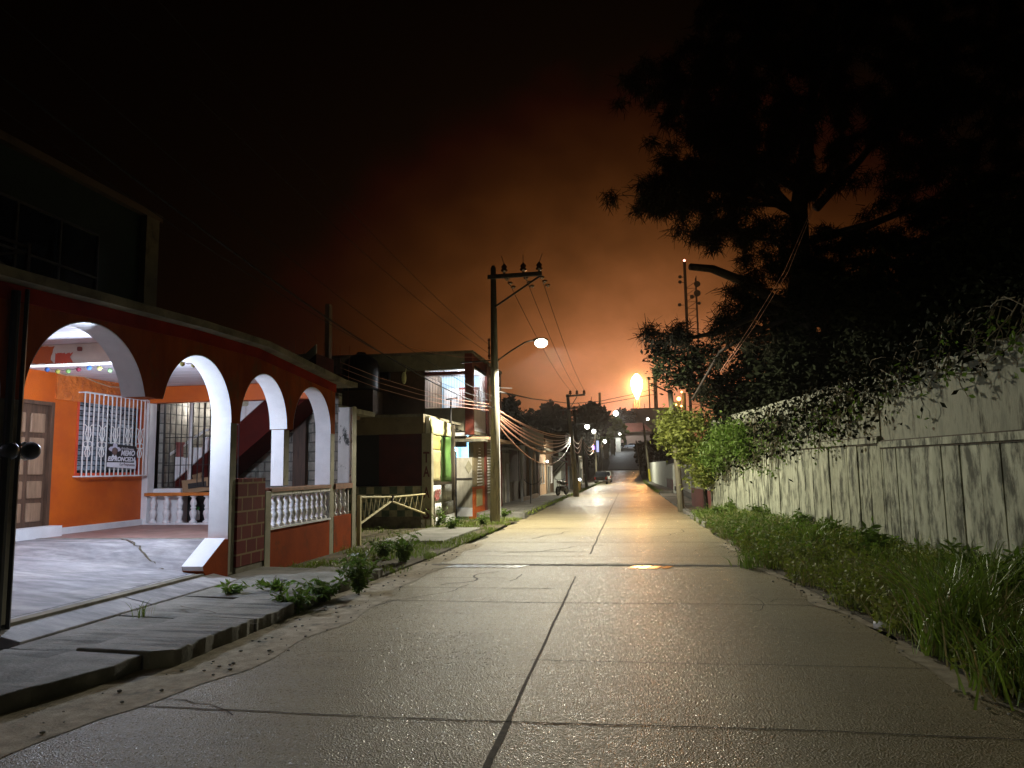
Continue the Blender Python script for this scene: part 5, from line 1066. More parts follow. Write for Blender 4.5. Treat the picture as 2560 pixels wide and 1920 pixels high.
def lowwall(name, label, y0, y1, x, h, mat, base=None, bh=.7, cat='wall', th=.2, x1=None):
    z0 = gz((y0+y1)/2); x1 = x if x1 is None else x1; o = thing(name, (x, y0, z0), label, cat)
    def q(n, m, d0, d1, za, zb, zc): MB().add([(x+d0, y0, gz(y0)+za), (x1+d0, y1, gz(y1)+za), (x1+d1, y1, gz(y1)+za), (x+d1, y0, gz(y0)+za), (x+d0, y0, zb), (x1+d0, y1, zc), (x1+d1, y1, zc), (x+d1, y0, zb)], [(0, 3, 2, 1), (4, 5, 6, 7), (0, 1, 5, 4), (1, 2, 6, 5), (2, 3, 7, 6), (3, 0, 4, 7)]).build(n, M[m], o)
    q('wall_panel', mat, 0, th, -.3, gz(y0)+h, gz(y1)+h)
    if base: q('painted_base', base, -.012, .01, -.3, gz(y0)+bh, gz(y1)+bh); q('base_moulding', 'offwhite', -.035, .0, bh, gz(y0)+bh+.09, gz(y1)+bh+.09)
    return o
lowwall('brown_base_wall', 'cream wall with a dark brown base just beyond the plank wall', 27.6, 36.0, 3.02, 1.9, 'greybeige', 'brick_red', .78, x1=2.95)
g2 = thing('railing_gate', (3.0, 45, gz(45)), 'white railing gate between two posts behind the green tree', 'gate')
for y in (37, 56.5): MB().box(3.35, y, gz(y)-.1, 3.7, y+.35, gz(y)+2.1).build('gate_post', M['brightwhite'], g2)
MB().box(3.4, 37.4, gz(40)+.02, 3.55, 56.4, gz(50)+.45).build('dark_kerb', M['black_metal'], g2)
mb = MB()
for k in range(40): y = 38+k*.46; mb.bar((3.45, y, gz(y)+.3), (3.45, y, gz(y)+1.9), .06)
mb.bar((3.45, 37.4, gz(37)+1.9), (3.45, 56.5, gz(56)+1.9), .08); mb.build('railings', M['white_metal'], g2)
lowwall('white_far_wall', 'bright white wall with a maroon foot running along the far right pavement', 57.2, 75, 3.75, 2.3, 'brightwhite', 'brick_red', .95, x1=3.8)
lowwall('white_far_wall', 'plain bright white wall section beyond the maroon-footed one', 75.1, 135, 3.8, 2.7, 'brightwhite', None, x1=3.5)
# ================================================================== vegetation
def leafmesh(name, P, size, mat, parent=None, seed=1, aspect=.45, droop=0.0, jitter=.35, kind='leaf'):
    r = np.random.default_rng(seed); P = np.asarray(P, float); n = len(P); off = wl(parent) if parent else Vector((0, 0, 0)); P = P-np.array(off)
    d = r.normal(size=(n, 3)); d[:, 2] = d[:, 2]*.6-droop; d /= np.linalg.norm(d, axis=1)[:, None]
    u = r.normal(size=(n, 3)); s = np.cross(d, u); s /= np.linalg.norm(s, axis=1)[:, None]
    L_ = size*(1+jitter*r.uniform(-1, 1, n))[:, None]
    a = P; b = P+d*L_*.5+s*L_*aspect*.5; c = P+d*L_; e = P+d*L_*.5-s*L_*aspect*.5
    V = np.stack([a, b, c, e], 1).reshape(-1, 3); me = bpy.data.meshes.new(name); me.vertices.add(4*n); me.vertices.foreach_set('co', V.ravel())
    me.loops.add(4*n); me.loops.foreach_set('vertex_index', np.arange(4*n)); me.polygons.add(n); me.polygons.foreach_set('loop_start', np.arange(n)*4)
    try: me.polygons.foreach_set('loop_total', np.full(n, 4))
    except Exception: pass
    me.update(calc_edges=True); me.validate(); me.materials.append(mat); o = bpy.data.objects.new(name, me); C.objects.link(o)
    if parent: o.parent = parent
    return o
def lobes(seed, specs, clump=.28, per=40):
    """specs: (x,y,z, rx,ry,rz, n clumps) -> points grouped in clumps"""
    r = np.random.default_rng(seed); out = []
    for (x, y, z, rx, ry, rz_, n) in specs:
        q = r.normal(size=(n, 3)); q /= np.linalg.norm(q, axis=1)[:, None]; q *= (r.uniform(.25, 1, n)**.5)[:, None]
        c = np.array([x, y, z])+q*np.array([rx, ry, rz_])
        for k in c: out.append(k+r.normal(size=(per, 3))*clump*r.uniform(.5, 1.3))
    return np.concatenate(out)
def needles(name, C0, L_, w_, mat, parent, seed, per=46, droop=.5):
    r = np.random.default_rng(seed); C0 = np.repeat(np.asarray(C0), per, 0); n = len(C0)
    d = r.normal(size=(n, 3)); d[:, 2] -= droop; d /= np.linalg.norm(d, axis=1)[:, None]; s = np.cross(d, r.normal(size=(n, 3))); s /= np.linalg.norm(s, axis=1)[:, None]
    off = np.array(wl(parent)); A = C0-off+r.normal(size=(n, 3))*np.array([.12, .12, .08]); ln = L_*r.uniform(.5, 1.2, n)[:, None]; B = A+d*ln; B[:, 2] -= (ln[:, 0]**2)*.5
    V = np.stack([A+s*w_, A-s*w_, B-s*w_*.4, B+s*w_*.4], 1).reshape(-1, 3); me = bpy.data.meshes.new(name); me.vertices.add(4*n); me.vertices.foreach_set('co', V.ravel())
    me.loops.add(4*n); me.loops.foreach_set('vertex_index', np.arange(4*n)); me.polygons.add(n); me.polygons.foreach_set('loop_start', np.arange(n)*4)
    try: me.polygons.foreach_set('loop_total', np.full(n, 4))
    except Exception: pass
    me.update(calc_edges=True); me.validate(); me.materials.append(mat); o = bpy.data.objects.new(name, me); C.objects.link(o); o.parent = parent; return o
# the big casuarina behind the wall
T1 = thing('casuarina_tree', (5.4, 22, 0), 'huge dark feathery tree towering behind the plank wall on the right', 'tree')
MB().tube([(5.3, 22, -.1), (5.25, 22, 3), (5.15, 22, 6), (5.2, 22, 9), (5.7, 22, 12), (6.3, 22, 15)], [.38, .34, .30, .24, .16, .07], 12).build('trunk', M['bark'], T1, smooth=True)
rb = random.Random(11); nprng = np.random.default_rng(4)
tips = []; brm = []
def branch(pix, r0, r1, Yc=22, dY=0, n_cl=10, spread=.5):
    pts = [atY(px, py, Yc+dY*i/(len(pix)-1)) for i, (px, py) in enumerate(pix)]
    rs = [r0+(r1-r0)*i/(len(pts)-1) for i in range(len(pts))]; MB().tube(pts, rs, 8).build('branch', M['bark'], T1, smooth=True)
    for k in range(n_cl):
        t = rb.uniform(.45, 1.05)*(len(pts)-1); i = min(int(t), len(pts)-2); p = pts[i]+(pts[i+1]-pts[i])*(t-i); q = p+Vector((rb.gauss(0, spread), rb.gauss(0, spread*1.2), abs(rb.gauss(0, spread*.8))-.1)); tips.append(q); brm.append((p, q))
branch([(2010, 560), (1900, 440), (1780, 360), (1690, 260), (1600, 215)], .16, .03, n_cl=46, spread=.62)
branch([(2005, 480), (1860, 400), (1790, 300), (1740, 180)], .12, .03, n_cl=20, spread=.55)
branch([(1990, 535), (1900, 490), (1780, 470), (1690, 465), (1610, 490)], .11, .02, dY=-1, n_cl=34, spread=.36)
branch([(1990, 515), (1880, 510), (1780, 512), (1690, 520), (1640, 505)], .08, .015, dY=-2, n_cl=26, spread=.30)
branch([(2000, 640), (1920, 600), (1850, 590), (1790, 560), (1745, 600)], .07, .015, dY=-1, n_cl=26, spread=.36)
branch([(2000, 780), (1930, 745), (1850, 700), (1780, 672), (1727, 667)], .16, .10, dY=-2, n_cl=0)
branch([(1990, 770), (1900, 785), (1800, 830), (1700, 850), (1640, 830)], .11, .03, dY=-2, n_cl=10, spread=.3)
branch([(1990, 790), (1880, 830), (1800, 880), (1730, 1000)], .09, .03, dY=1, n_cl=3, spread=.3)
branch([(1990, 760), (1900, 735), (1850, 760), (1800, 810)], .06, .02, n_cl=12, spread=.28)
branch([(2040, 520), (2150, 400), (2260, 260), (2330, 120)], .14, .03, dY=1, n_cl=34, spread=.8)
branch([(2030, 600), (2180, 560), (2330, 500), (2470, 540), (2540, 640)], .13, .03, dY=-2, n_cl=40, spread=.5)
branch([(2030, 400), (1980, 250), (1900, 120), (1860, 20)], .13, .03, dY=-1, n_cl=40, spread=.8)
branch([(2040, 300), (2080, 160), (2100, 20)], .13, .04, dY=-1, n_cl=40, spread=.8)
branch([(2030, 500), (2120, 350), (2300, 300), (2440, 220)], .12, .03, n_cl=40, spread=.8)
for k in range(420): tips.append(atY(rb.uniform(1850, 2600), rb.gauss(700, 110), 22+rb.uniform(-1.5, 2)))
for k in range(120): tips.append(atY(rb.gauss(1850, 80), rb.gauss(380, 90), 22+rb.uniform(-1.5, 1.5)))
for k in range(420): tips.append(atY(rb.uniform(1740, 2560), rb.uniform(-60, 480), 22+rb.uniform(-1.5, 2.5)))
needles('crown', [tuple(p) for p in tips], .33, .012, M['needle'], T1, 3, 140)
tw = MB()
for p, q in brm: tw.tube([p, (p+q)/2+Vector((0, 0, .05)), q], [.018, .013, .008], 4)
tag(tw.build('twigs', M['bark'], T1), kind='stuff')
# shrubs behind the wall (dark mass)
def bush(name, label, specs, mat, size, seed, cat='shrub', per=40, clump=.28, trunk=None, aspect=.45, group=None, droop=.2):
    x, y = specs[0][0], specs[0][1]; o = thing(name, (x, y, gz(y)), label, cat, group)
    leafmesh('crown', lobes(seed, specs, clump, per), size, M[mat], o, seed, aspect, droop)
    if trunk:
        tb = MB()
        for t in trunk: tb.tube(t[0], t[1], 8)
        tb.build('trunk', M['bark'], o, smooth=True)
    return o
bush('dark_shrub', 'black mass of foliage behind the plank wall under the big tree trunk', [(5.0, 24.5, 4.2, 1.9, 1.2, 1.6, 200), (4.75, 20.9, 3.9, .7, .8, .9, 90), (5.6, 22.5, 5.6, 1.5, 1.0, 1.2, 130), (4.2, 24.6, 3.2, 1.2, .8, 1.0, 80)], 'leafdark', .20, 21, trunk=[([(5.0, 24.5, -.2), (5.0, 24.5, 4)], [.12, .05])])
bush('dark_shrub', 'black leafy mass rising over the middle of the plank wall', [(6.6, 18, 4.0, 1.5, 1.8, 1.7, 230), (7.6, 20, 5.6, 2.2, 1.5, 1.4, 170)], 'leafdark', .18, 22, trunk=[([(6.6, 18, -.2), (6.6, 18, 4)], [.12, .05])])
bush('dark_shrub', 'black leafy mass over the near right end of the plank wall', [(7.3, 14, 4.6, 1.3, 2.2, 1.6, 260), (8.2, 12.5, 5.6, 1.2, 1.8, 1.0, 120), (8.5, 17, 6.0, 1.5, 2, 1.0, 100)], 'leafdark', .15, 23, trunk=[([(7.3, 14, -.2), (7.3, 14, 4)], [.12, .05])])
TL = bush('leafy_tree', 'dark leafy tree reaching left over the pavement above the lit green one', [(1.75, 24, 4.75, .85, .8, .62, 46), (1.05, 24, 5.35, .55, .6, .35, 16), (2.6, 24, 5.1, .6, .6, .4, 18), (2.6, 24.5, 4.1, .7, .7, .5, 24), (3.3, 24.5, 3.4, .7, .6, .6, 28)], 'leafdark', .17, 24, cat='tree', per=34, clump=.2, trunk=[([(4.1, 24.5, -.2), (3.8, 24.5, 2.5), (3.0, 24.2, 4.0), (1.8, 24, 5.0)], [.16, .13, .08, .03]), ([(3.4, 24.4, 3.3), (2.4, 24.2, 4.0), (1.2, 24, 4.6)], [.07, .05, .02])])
bush('green_tree', 'bright yellow-green leafy tree around the olive leaning pole on the right', [(2.3, 27, 2.75, .9, .8, .62, 60), (1.55, 27, 2.75, .45, .6, .55, 22), (2.5, 27, 2.0, .8, .8, .5, 44), (3.0, 26.6, 1.75, .7, .6, .45, 34), (1.75, 27, 3.25, .5, .5, .3, 14), (2.55, 26.8, 1.2, .45, .4, .35, 14)], 'leaf2', .15, 25, cat='tree', per=42, clump=.17, trunk=[([(2.75, 27.4, -.15), (2.7, 27.3, 1.2), (2.4, 27, 2.6)], [.08, .06, .03])])
bush('hanging_shrub', 'mid-green shrub spilling over the far end of the plank wall', [(3.0, 23.2, 2.35, .55, .9, .45, 46), (3.35, 21.6, 2.25, .5, .9, .35, 36), (2.75, 24.6, 2.0, .5, .6, .5, 26)], 'leaf', .13, 26, per=42, clump=.16, droop=.5)
# vines hanging on the wall
V = thing('hanging_vine', (wx(17), 17, 2.4), 'tangle of dry vine stems and small leaves hanging over the plank wall top', 'vine')
vm = MB(); vr = random.Random(8); lp = []
for k in range(210):
    y = vr.uniform(9.5, 26) if k % 3 else vr.uniform(15, 26); zt = interp(y, [(9, 3.2), (12, 3.0), (15, 2.7), (20, 2.4), (26, 2.2)])+vr.uniform(-.1, .5); x = wx(y)-.06-vr.uniform(0, .15)
    ln = vr.uniform(.3, 1.1)*interp(y, [(9, .5), (13, .75), (20, 1.2), (26, 1.4)]); pts = [(x+.1, y, zt+.2)]
    yy_, zz_ = y, zt
    for s in range(7):
        yy_ += vr.uniform(-.09, .09); zz_ -= ln/7; x += vr.uniform(-.03, .02); x = min(x, wx(yy_)-.03); pts.append((x, yy_, zz_))
        if vr.random() < .35: lp.append((x, yy_, zz_))
    vm.tube(pts, [.010]*4+[.006]*4, 4)
for k in range(26):
    y = vr.uniform(9.5, 17); z = interp(y, [(9, 3.2), (17, 2.6)])+vr.uniform(-.1, .3); R_ = vr.uniform(.15, .5); a0 = vr.uniform(0, 6); x = wx(y)-.1
    vm.tube([(x-.12*math.sin(j), y+R_*math.cos(a0+j*.45)*(1+.1*j), z+R_*.7*math.sin(a0+j*.45)) for j in range(10)], .008, 4)
vm.build('stems', M['vine'], V); leafmesh('leaves', np.array([np.array(p)+nprng.normal(size=3)*.04 for p in lp for _ in range(3)]), .085, M['leaf'], V, 31, .6, .6)
lpp = []
for k in range(6500):
    y = 26.5-16.5*vr.random()**1.5; z = interp(y, [(9, 3.3), (12, 3.15), (15, 2.85), (20, 2.5), (26, 2.2)])+(vr.gauss(.15, .3) if y < 14 else vr.gauss(.0, .42)); lpp.append((wx(y)-vr.uniform(-.1, .28), y, z))
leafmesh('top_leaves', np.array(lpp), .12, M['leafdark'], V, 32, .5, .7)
# verge grass and ground cover as stuff
def blades(name, pts, h, w_, mat, parent=None, seed=1, lean=.35):
    r = np.random.default_rng(seed); P = np.asarray(pts, float); n = len(P); off = np.array(wl(parent)) if parent else 0; P = P-off
    H_ = (h*r.uniform(.45, 1.25, n)) if np.isscalar(h) else np.asarray(h); a = r.uniform(0, 2*PI, n); d = np.stack([np.cos(a), np.sin(a), np.zeros(n)], 1); s = np.stack([-np.sin(a), np.cos(a), np.zeros(n)], 1)
    b = r.uniform(0, 2*PI, n); s = np.stack([np.cos(b), np.sin(b), np.zeros(n)], 1); le = (lean*r.uniform(.2, 1.6, n)*H_)[:, None]; z = np.array([0, 0, 1.0])[None]
    Hc = H_[:, None]; w2 = w_/2
    r0, r1 = P-s*w2, P+s*w2; m = P+d*le*.25+z*Hc*.6; m0, m1 = m-s*w2*.8, m+s*w2*.8; q = P+d*le*.7+z*Hc*.92; q0, q1 = q-s*w2*.4, q+s*w2*.4; t_ = P+d*le*1.25+z*Hc*.95
    Vv = np.stack([r0, r1, m1, m0, q1, q0, t_], 1).reshape(-1, 3); i = np.arange(n)*7
    loops = np.stack([i, i+1, i+2, i+3, i+3, i+2, i+4, i+5, i+5, i+4, i+6], 1).ravel(); st = np.arange(n)*11; ls = np.stack([st, st+4, st+8], 1).ravel()
    me = bpy.data.meshes.new(name); me.vertices.add(7*n); me.vertices.foreach_set('co', Vv.ravel()); me.loops.add(len(loops)); me.loops.foreach_set('vertex_index', loops); me.polygons.add(3*n); me.polygons.foreach_set('loop_start', ls)
    try: me.polygons.foreach_set('loop_total', np.tile([4, 4, 3], n))
    except Exception: pass
    me.update(calc_edges=True); me.validate(); me.materials.append(mat); o = bpy.data.objects.new(name, me); C.objects.link(o)
    if parent: o.parent = parent
    return o
gr_ = np.random.default_rng(9)
def vergez(x, y):
    u = (x-interp(y, ER))/(wx(y)-interp(y, ER)); return gz(y)+.02+.13*math.sin(min(1, u*1.3)*PI/2)
def field(n, y0, y1, u0, u1, thresh=None):
    out = []
    while len(out) < n:
        y = gr_.uniform(y0, y1); u = gr_.uniform(u0, u1); x = interp(y, ER)+u*(wx(y)-interp(y, ER))+.08*math.sin(y*4)
        dns = .55+.45*math.sin(y*2.1+x*1.3)*math.sin(x*2.7+y*.9)
        if u > .45 and 8 < y < 12.5 and abs(x-3.3-.0*y) < .38 and gr_.random() < .93: continue
        if y > 21 and gr_.random() < (y-21)/5: continue
        if gr_.random() < dns: out.append((x, y, vergez(x, y)))
    return out
fg = field(24000, 3.5, 25, .02, 1.0); tag(blades('verge_grass', fg, np.random.default_rng(77).gamma(3, .040, len(fg))+.03, .011, M['grass'], None, 2, .6), kind='stuff')
fg = field(26000, 3.2, 15, .0, .85); tag(leafmesh('ground_cover', np.array([(x, y, z+gr_.uniform(.02, .24)) for x, y, z in fg]), .055, M['leaf2'], None, 5, .55), kind='stuff')
fg = field(9000, 12, 25, .0, 1.0); tag(leafmesh('ground_cover', np.array([(x, y, z+gr_.uniform(.02, .26)) for x, y, z in fg]), .085, M['leaf'], None, 6, .3, 0, .6), kind='stuff')
fg = field(5000, 3.2, 22, .0, 1.0); tag(blades('dry_grass', fg, .26, .009, M['tarpt'], None, 14, 1.0), kind='stuff')
def clump(label, x, y, n, h, seed, rad=.14, mat='grasstall', w_=.018, lean=.75, z=None, group=None):
    z = vergez(x, y) if z is None else z; o = thing('grass_clump', (x, y, z), label, 'grass clump', group); r = np.random.default_rng(seed)
    pts = np.stack([x+r.normal(size=n)*rad, y+r.normal(size=n)*rad, np.full(n, z-.02)], 1); blades('blades', pts, h, w_, M[mat], o, seed, lean)
    pts = np.stack([x+r.normal(size=n//4)*rad, y+r.normal(size=n//4)*rad, np.full(n//4, z-.02)], 1); blades('dry_blades', pts, h*.8, w_*.8, M['tarpt'], o, seed+50, lean*1.5); return o
for i, (px, py, n, h, lab) in enumerate([(2400, 1610, 230, .78, 'big arching clump of long grass spilling to the road edge at the right'), (2350, 1545, 120, .60, 'tall upright grass clump behind the big arching one'), (2040, 1375, 70, .52, 'thin spiky grass tuft by the bare patch before the wall'), (2500, 1530, 110, .6, 'tall grass clump near the right picture edge under the wall'),
                                      (2200, 1425, 60, .35, 'short grass tuft at the wall foot beside the bare patch'), (1880, 1400, 70, .30, 'low grass tuft at the road edge by the drain'), (2545, 1700, 110, .5, 'grass clump cut by the right picture edge, lowest of all')]):
    p = atZ(px, py, .12); clump(lab, p.x, p.y, n, h, 60+i, .16 if h > .4 else .12)
def weed(label, x, y, z, n, h, seed, flowers=0, spread=.16, leaf=.11, name='leafy_weed', mat='leaf', group=None):
    o = thing(name, (x, y, z), label, 'weed', group); r = random.Random(seed); sm = MB(); lp = []; fl = []
    for k in range(n):
        a = r.uniform(0, 2*PI); hh = h*r.uniform(.6, 1.1); e = spread*r.uniform(.4, 1.6); pts = [(x+e*math.cos(a)*t*t, y+e*math.sin(a)*t*t, z+hh*t) for t in (0, .25, .5, .75, 1)]; sm.tube(pts, [.006, .006, .005, .004, .003], 4)
        for t in range(2, 11): tt = t/10; lp += [(x+e*math.cos(a)*tt*tt+r.gauss(0, .012), y+e*math.sin(a)*tt*tt+r.gauss(0, .012), z+hh*tt)]*2
        if flowers and r.random() < flowers: fl.append((pts[-1][0], pts[-1][1], pts[-1][2]+.02))
    sm.build('stems', M['grass'], o); leafmesh('leaves', np.array(lp), leaf, M[mat], o, seed, .32, .15)
    if fl: leafmesh('flowers', np.array([np.array(f)+np.array([r.gauss(0, .012) for _ in range(3)]) for f in fl for _ in range(3)]), .03, M['petal'], o, seed, .8)
    return o
gw = 'dark leafy weeds at the wall foot'
for i, (px, py, h, lab) in enumerate([(2400, 1500, .62, 'drooping-leaved weed standing against the wall planks, tallest one'), (2520, 1520, .55, 'drooping-leaved weed at the far right against the planks'), (2190, 1395, .5, 'weed with thin stems at the wall between two grass tufts'), (2080, 1350, .42, 'dense dark weed by the dark stain on the wall'),
                                    (2000, 1325, .4, 'bushy weed next to the dark wall stain on its left'), (1900, 1300, .4, 'bushy weed at the foot of the whitest wall part'), (1830, 1280, .35, 'low weed near the far end of the plank wall'), (1790, 1290, .3, 'small weed at the road edge near the far end of the wall')]):
    p = atZ(px, py, .14); weed(lab, p.x, p.y, .12, 12, h, 80+i, 0 if i else .1, .2, .14, group=gw)
for i, (px, py, z, n, h, fl, lab) in enumerate([(898, 1480, .02, 34, .46, .6, 'bushy weed with white flowers growing from the left kerb edge'), (1010, 1405, .03, 26, .44, .3, 'leafy weed with few white flowers at the end of the left pavement'), (960, 1392, .05, 18, .3, .7, 'low flowering weed just behind the left pavement end'),
                                              (800, 1500, .02, 30, .24, 0, 'creeping weed spilling over the left kerb'), (735, 1522, .05, 20, .2, 0, 'small creeping weed on the kerb left of the spilling one'), (700, 1470, .16, 8, .08, 0, 'flat weed growing from a pavement crack'),
                                              (575, 1478, .16, 6, .10, 0, 'little tuft at the corner of the driveway apron'), (985, 1300, .0, 12, .5, 0, 'tall weed in front of the corrugated sheets'), (1130, 1325, .0, 14, .35, 0, 'weed at the foot of the tall concrete pole'), (1210, 1308, .05, 14, .25, 0, 'low weeds right of the tall pole foot'), (1260, 1290, .05, 12, .25, 0, 'weed on the pavement behind the tall pole')]):
    p = atZ(px, py, z) if i != 7 else atX(1095, 1340, -5.2); weed(lab, p.x, p.y, z-.02, n, h, 100+i, fl, .2, .10)
p = atZ(358, 1535, .16); clump('tiny grass tuft in the crack of the driveway apron', p.x, p.y, 26, .16, 130, .05, 'grass', .008, .9, z=.15)
yg = []
while len(yg) < 6500:
    y = gr_.uniform(11, 24); x = gr_.uniform(-5.4, -3.4) if gr_.random() < .7 else gr_.uniform(-9, -5)
    if 15.5 < y < 19.6 and -5.35 < x < -3.85: continue
    if math.sin(x*2.3+y*1.1)*math.sin(y*1.9-x) > -.25: yg.append((x, y, gz(y)+.03))
tag(blades('yard_grass', yg, .10, .012, M['grass'], None, 12, .6), kind='stuff')
kg = []
for k in range(1800):
    y = gr_.uniform(26, 120); kg.append((interp(y, EL)-.12+gr_.normal()*.12, y, gz(y)+.05))
for k in range(3000):
    y = gr_.uniform(57, 125); kg.append((interp(y, ER)+.2+gr_.normal()*.15, y, gz(y)+.05))
tag(blades('kerb_grass', kg, .14, .03, M['grass'], None, 13, .5), kind='stuff')
# litter
o = thing('white_bottle', (0, 0, 0), 'small white plastic bottle lying at the edge of the right verge', 'litter'); p = atZ(2185, 1562, .05); o.location = p
q = MB().tube([(0, 0, 0), (.09, -.05, .0), (.11, -.06, 0), (.135, -.07, 0)], [.035, .035, .018, .018], 10).build('bottle_body', M['white'], None, smooth=True); q.parent = o
q = MB().tube([(.136, -.071, 0), (.15, -.078, 0)], .02, 8).build('cap', M['brick_red'], None); q.parent = o
lr = random.Random(3); mb = MB()
for k in range(240):
    sd = lr.random() < .5; y = lr.uniform(3.5, 16); x = (interp(y, EL)+lr.uniform(-.3, .25)) if sd else interp(y, ER)+lr.uniform(-.25, .1); s = lr.uniform(.006, .018); mb.ball((x, y, gz(y)+.01+s*.3), s, 5, 3, (1.2, 1, .6))
tag(mb.build('gravel_crumbs', M['walk']), kind='stuff')
# ================================================================== far: hill trees, houses, refinery, tower, flare
def fartree(label, px, py, pyb, Y, rw, seed, mat='leafdark', n=70, lob=None):
    c = atY(px, (py+pyb)/2, Y); rx = rw*Y/F; rz_ = (pyb-py)/2*Y/F; o = thing('skyline_tree', (c.x, Y, c.z-rz_), label, 'tree')
    leafmesh('crown', lobes(seed, [(c.x, Y, c.z, rx, rx*.8, rz_, n), (c.x-rx*.4, Y, c.z+rz_*.25, rx*.5, rx*.5, rz_*.6, n//3), (c.x+rx*.45, Y, c.z+rz_*.1, rx*.5, rx*.5, rz_*.6, n//3)], rx*.16, 22), Y*.007, M[mat], o, seed, .7)
    zg = gz(Y)-.5; MB().tube([(c.x, Y, zg), (c.x, Y, c.z)], [Y*.002, Y*.001], 7).build('trunk', M['bark'], o)
    return o
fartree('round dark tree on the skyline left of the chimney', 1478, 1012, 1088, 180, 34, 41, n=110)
fartree('dark pointed tree on the skyline above the drooping cables', 1384, 1010, 1100, 160, 30, 42, n=90)
fartree('dark tree rising beside the tall concrete pole behind the low wall', 1275, 995, 1130, 60, 28, 43, n=90)
fartree('low dark tree filling the skyline behind the porch house', 1325, 1035, 1120, 110, 40, 44, n=80)
fartree('small dark tree between the two skyline tree domes', 1430, 1055, 1105, 150, 26, 45)
fartree('green-lit tree over the foot of the hill road', 1522, 1048, 1110, 262, 34, 46, 'leaf', 110)
fartree('dark tree mass left of the green-lit tree', 1468, 1080, 1165, 140, 13, 47)
fartree('sparse orange-edged tree right of the hilltop lamp', 1562, 1030, 1062, 320, 20, 48, n=30)
fartree('dark tree behind the right white wall', 1660, 1080, 1150, 120, 26, 49)
fartree('dark shrub by the right hill roadside', 1612, 1105, 1165, 160, 14, 50)
hb = thing('hilltop_house', (2, 285, 8.6), 'long low house with a pale eave at the head of the hill road', 'house')
a = atY(1545, 1083, 285); b = atY(1605, 1102, 285)
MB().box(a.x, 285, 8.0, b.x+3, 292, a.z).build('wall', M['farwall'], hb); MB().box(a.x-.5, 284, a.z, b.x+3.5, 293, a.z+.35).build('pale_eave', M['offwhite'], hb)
MB().add([(a.x-1, 283.5, a.z+.36), (b.x+4, 283.5, a.z+.36), (b.x+4, 294, a.z+.36), (a.x-1, 294, a.z+.36), (a.x+2, 289, a.z+4), (b.x+1, 289, a.z+4)], [(0, 1, 5, 4), (2, 3, 4, 5), (1, 2, 5), (3, 0, 4)]).build('roof', M['rust'], hb)
MB().box(a.x+2, 284.95, 9, a.x+3.2, 284.99, 11.5).build('door', M['dark'], hb)
for i, (px0, px1, pt, pb_, Y, lab) in enumerate([(1508, 1522, 1103, 1128, 215, 'pale lit wall piece at the left edge of the hill road'), (1526, 1536, 1100, 1120, 228, 'second pale lit wall piece left of the hill road'), (1539, 1552, 1096, 1116, 240, 'third pale lit wall piece nearest the hilltop cars')]):
    p = atY(px0, pt, Y); q = atY(px1, pb_, Y); o = thing('hill_wall', (p.x, Y, q.z), lab, 'wall'); MB().box(p.x, Y, q.z-2, q.x, Y+.3, p.z).build('wall_panel', M['offwhite'], o); MB().box(p.x-.2, Y-.1, p.z, q.x+.2, Y+.4, p.z+.15).build('coping', M['offwhite'], o)
RB = thing('refinery_block', (12, 330, 9), 'big blank hazy building block beneath the flare', 'building'); a = atY(1578, 1024, 330); b = atY(1700, 1090, 330)
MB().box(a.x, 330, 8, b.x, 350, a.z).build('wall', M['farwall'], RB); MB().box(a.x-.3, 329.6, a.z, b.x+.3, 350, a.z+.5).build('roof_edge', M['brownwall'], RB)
for px in (1583, 1612, 1640): p = atY(px, 1020, 330); MB().tube([(p.x, 332, p.z), (p.x, 332, p.z+2)], .12, 6).build('roof_mast', M['rust'], RB)
def stack(label, px, pt, pb_, Y, w_, mat='rust', name='chimney'):
    p = atY(px, pt, Y); o = thing(name, (p.x, Y, 9), label, 'chimney'); r = w_/2*Y/F
    MB().tube([(p.x, Y, 8), (p.x, Y, p.z)], [r*1.25, r], 12).build('shaft', M[mat], o, smooth=True); MB().tube([(p.x, Y, p.z), (p.x, Y, p.z+r*.4)], r*1.15, 12).build('rim', M['brownwall'], o); return o
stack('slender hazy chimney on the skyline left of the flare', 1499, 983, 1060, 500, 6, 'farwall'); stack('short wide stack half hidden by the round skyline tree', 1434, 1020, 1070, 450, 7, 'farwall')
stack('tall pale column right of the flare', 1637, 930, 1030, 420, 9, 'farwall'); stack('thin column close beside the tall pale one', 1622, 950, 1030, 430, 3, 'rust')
FS = thing('flare_stack', (FLARE.x, 600, 9), 'lattice flare stack under the burning flame', 'flare stack'); p0 = atY(1592, 1002, 600); mb = MB(); wd = 2.0
for sx_ in (-1, 1):
    for sy in (-1, 1): mb.tube([(p0.x+sx_*wd*1.6, 600+sy*wd*1.6, 8), (p0.x+sx_*wd, 600+sy*wd, p0.z)], .3, 5)
for k in range(8):
    z = p0.z-4-k*5; mb.bar((p0.x-wd*1.2, 598, z), (p0.x+wd*1.2, 598, z+5), .25); mb.bar((p0.x-wd*1.2, 598, z), (p0.x+wd*1.2, 598, z), .25)
mb.build('lattice', M['rust'], FS); MB().tube([(p0.x, 600, 8), (p0.x, 600, p0.z+1.5)], .6, 8).build('riser_pipe', M['rust'], FS)
FL = thing('gas_flame', (FLARE.x, 600, p0.z+1.5), 'blazing yellow-white gas flame on top of the flare stack', 'flame')
fm = emis('burning_gas', (1.0, .86, .45), 26)
MB().lathe((p0.x+.4, 600, p0.z+1.0), [(.4, 0), (1.2, 1.5), (2.7, 5), (4.1, 9), (4.7, 12.5), (4.3, 16), (3.0, 18.6), (1.6, 20), (.5, 21)], 18).build('flame_core', fm, FL, smooth=True)
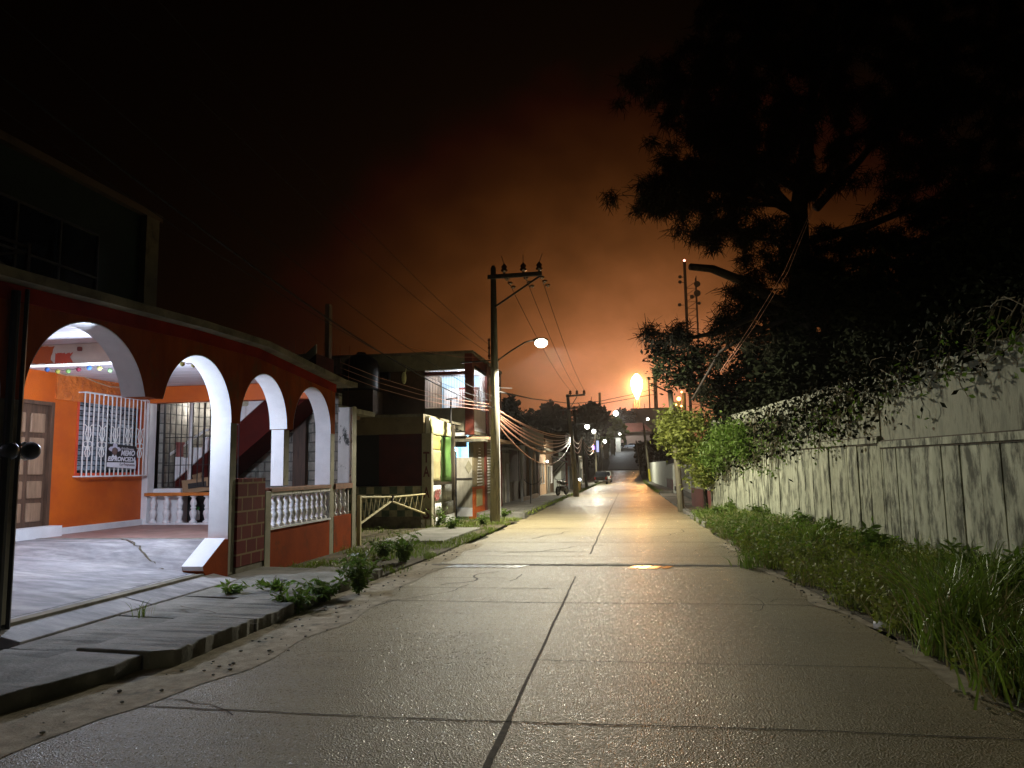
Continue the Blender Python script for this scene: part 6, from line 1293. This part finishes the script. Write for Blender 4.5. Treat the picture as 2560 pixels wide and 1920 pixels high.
# halo around the flame, put in as a glowing ball that fades outward
m_, t_, p_ = mat_new('flame_halo_glow'); nd = t_.nodes; nd.remove(p_); lk = t_.links; tc_ = nd.new('ShaderNodeTexCoord'); gd = nd.new('ShaderNodeVectorMath'); gd.operation = 'LENGTH'; lk.new(tc_.outputs['Object'], gd.inputs[0])
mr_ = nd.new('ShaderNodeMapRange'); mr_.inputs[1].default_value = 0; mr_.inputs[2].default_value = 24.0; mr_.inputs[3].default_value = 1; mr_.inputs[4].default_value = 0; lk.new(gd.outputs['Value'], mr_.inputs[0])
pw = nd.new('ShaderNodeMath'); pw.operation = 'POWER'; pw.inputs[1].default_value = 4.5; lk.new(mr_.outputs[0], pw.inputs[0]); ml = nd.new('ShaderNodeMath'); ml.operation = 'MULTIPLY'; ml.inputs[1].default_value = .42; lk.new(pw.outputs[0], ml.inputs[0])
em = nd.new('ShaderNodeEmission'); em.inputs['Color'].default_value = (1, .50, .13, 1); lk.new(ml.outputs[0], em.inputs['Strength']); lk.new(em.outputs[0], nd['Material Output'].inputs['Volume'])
gc = Vector((p0.x+.4, 600, p0.z+12)); ge = MB().ball((0, 0, 0), 24, 24, 16).build('flame_halo', m_, None); ge.location = gc-FL.location; ge.parent = FL
# telecom tower
TW = thing('telecom_tower', (21, 250, 9), 'red lattice telecom tower with round dishes and a red beacon behind the tree', 'tower'); pt = atY(1711, 655, 250); px_ = pt.x
MB().tube([(px_, 250, 8), (px_, 250, pt.z)], .55, 6).build('mast', M['rust'], TW)
mb = MB()
for dx, dy in ((3.6, 0), (3.6, 3)): mb.tube([(px_+dx, 250+dy, 8), (px_+dx, 250+dy, pt.z-5)], .16, 5)
for k in range(26):
    z = 10+k*2.3
    if z < pt.z-7: mb.bar((px_, 250, z), (px_+3.6, 250, z+2.3), .14); mb.bar((px_, 250, z), (px_+3.6, 250, z), .12)
mb.build('lattice', M['rust'], TW)
for (x, y, r_) in ((1743, 710, 1.05), (1743, 733, 1.15), (1730, 742, .7), (1700, 705, .6), (1700, 692, .6), (1748, 758, .55), (1699, 762, .6)):
    p = atY(x, y, 249); MB().tube([p, p+Vector((0, .7, 0))], [r_, r_*.7], 16).build('dish', M['greybeige'], TW, smooth=False); MB().bar(p+Vector((0, .5, 0)), Vector((px_ if x < 1712 else px_+3.6, 250, p.z)), .15).build('dish_arm', M['rust'], TW)
MB().ball((px_, 250, pt.z+.5), .42, 10, 7).build('beacon', M['redbulb'], TW)
RT = thing('refinery_tower', (30, 380, 9), 'lit process tower of the refinery glimpsed through the tree at right', 'tower'); p = atY(1697, 985, 380)
for dx in (-2, 0, 2.5): MB().tube([(p.x+dx, 380, 8), (p.x+dx, 380, p.z-2+dx)], .9, 10).build('column', M['greybeige'], RT)
for k, (x, y) in enumerate(((1697, 997), (1704, 980), (1690, 1012), (1703, 1015))): q = atY(x, y, 378); MB().ball(q, 1.0 if k == 0 else .5, 8, 6).build('work_light', M['orbulb'], RT)
# ================================================================== night haze
hz = MB().box(-420, -64, -2.5, 420, 720, 95).build('haze', bpy.data.materials.new('haze_air')); hm = hz.data.materials[0]; hm.use_nodes = True; hn = hm.node_tree.nodes; hn.remove(hn['Principled BSDF'])
pv = hn.new('ShaderNodeVolumePrincipled'); pv.inputs['Color'].default_value = (.85, .82, .78, 1); pv.inputs['Density'].default_value = 0.0003; pv.inputs['Anisotropy'].default_value = 0.7
hm.node_tree.links.new(pv.outputs[0], hn['Material Output'].inputs['Volume']); tag(hz, kind='stuff')
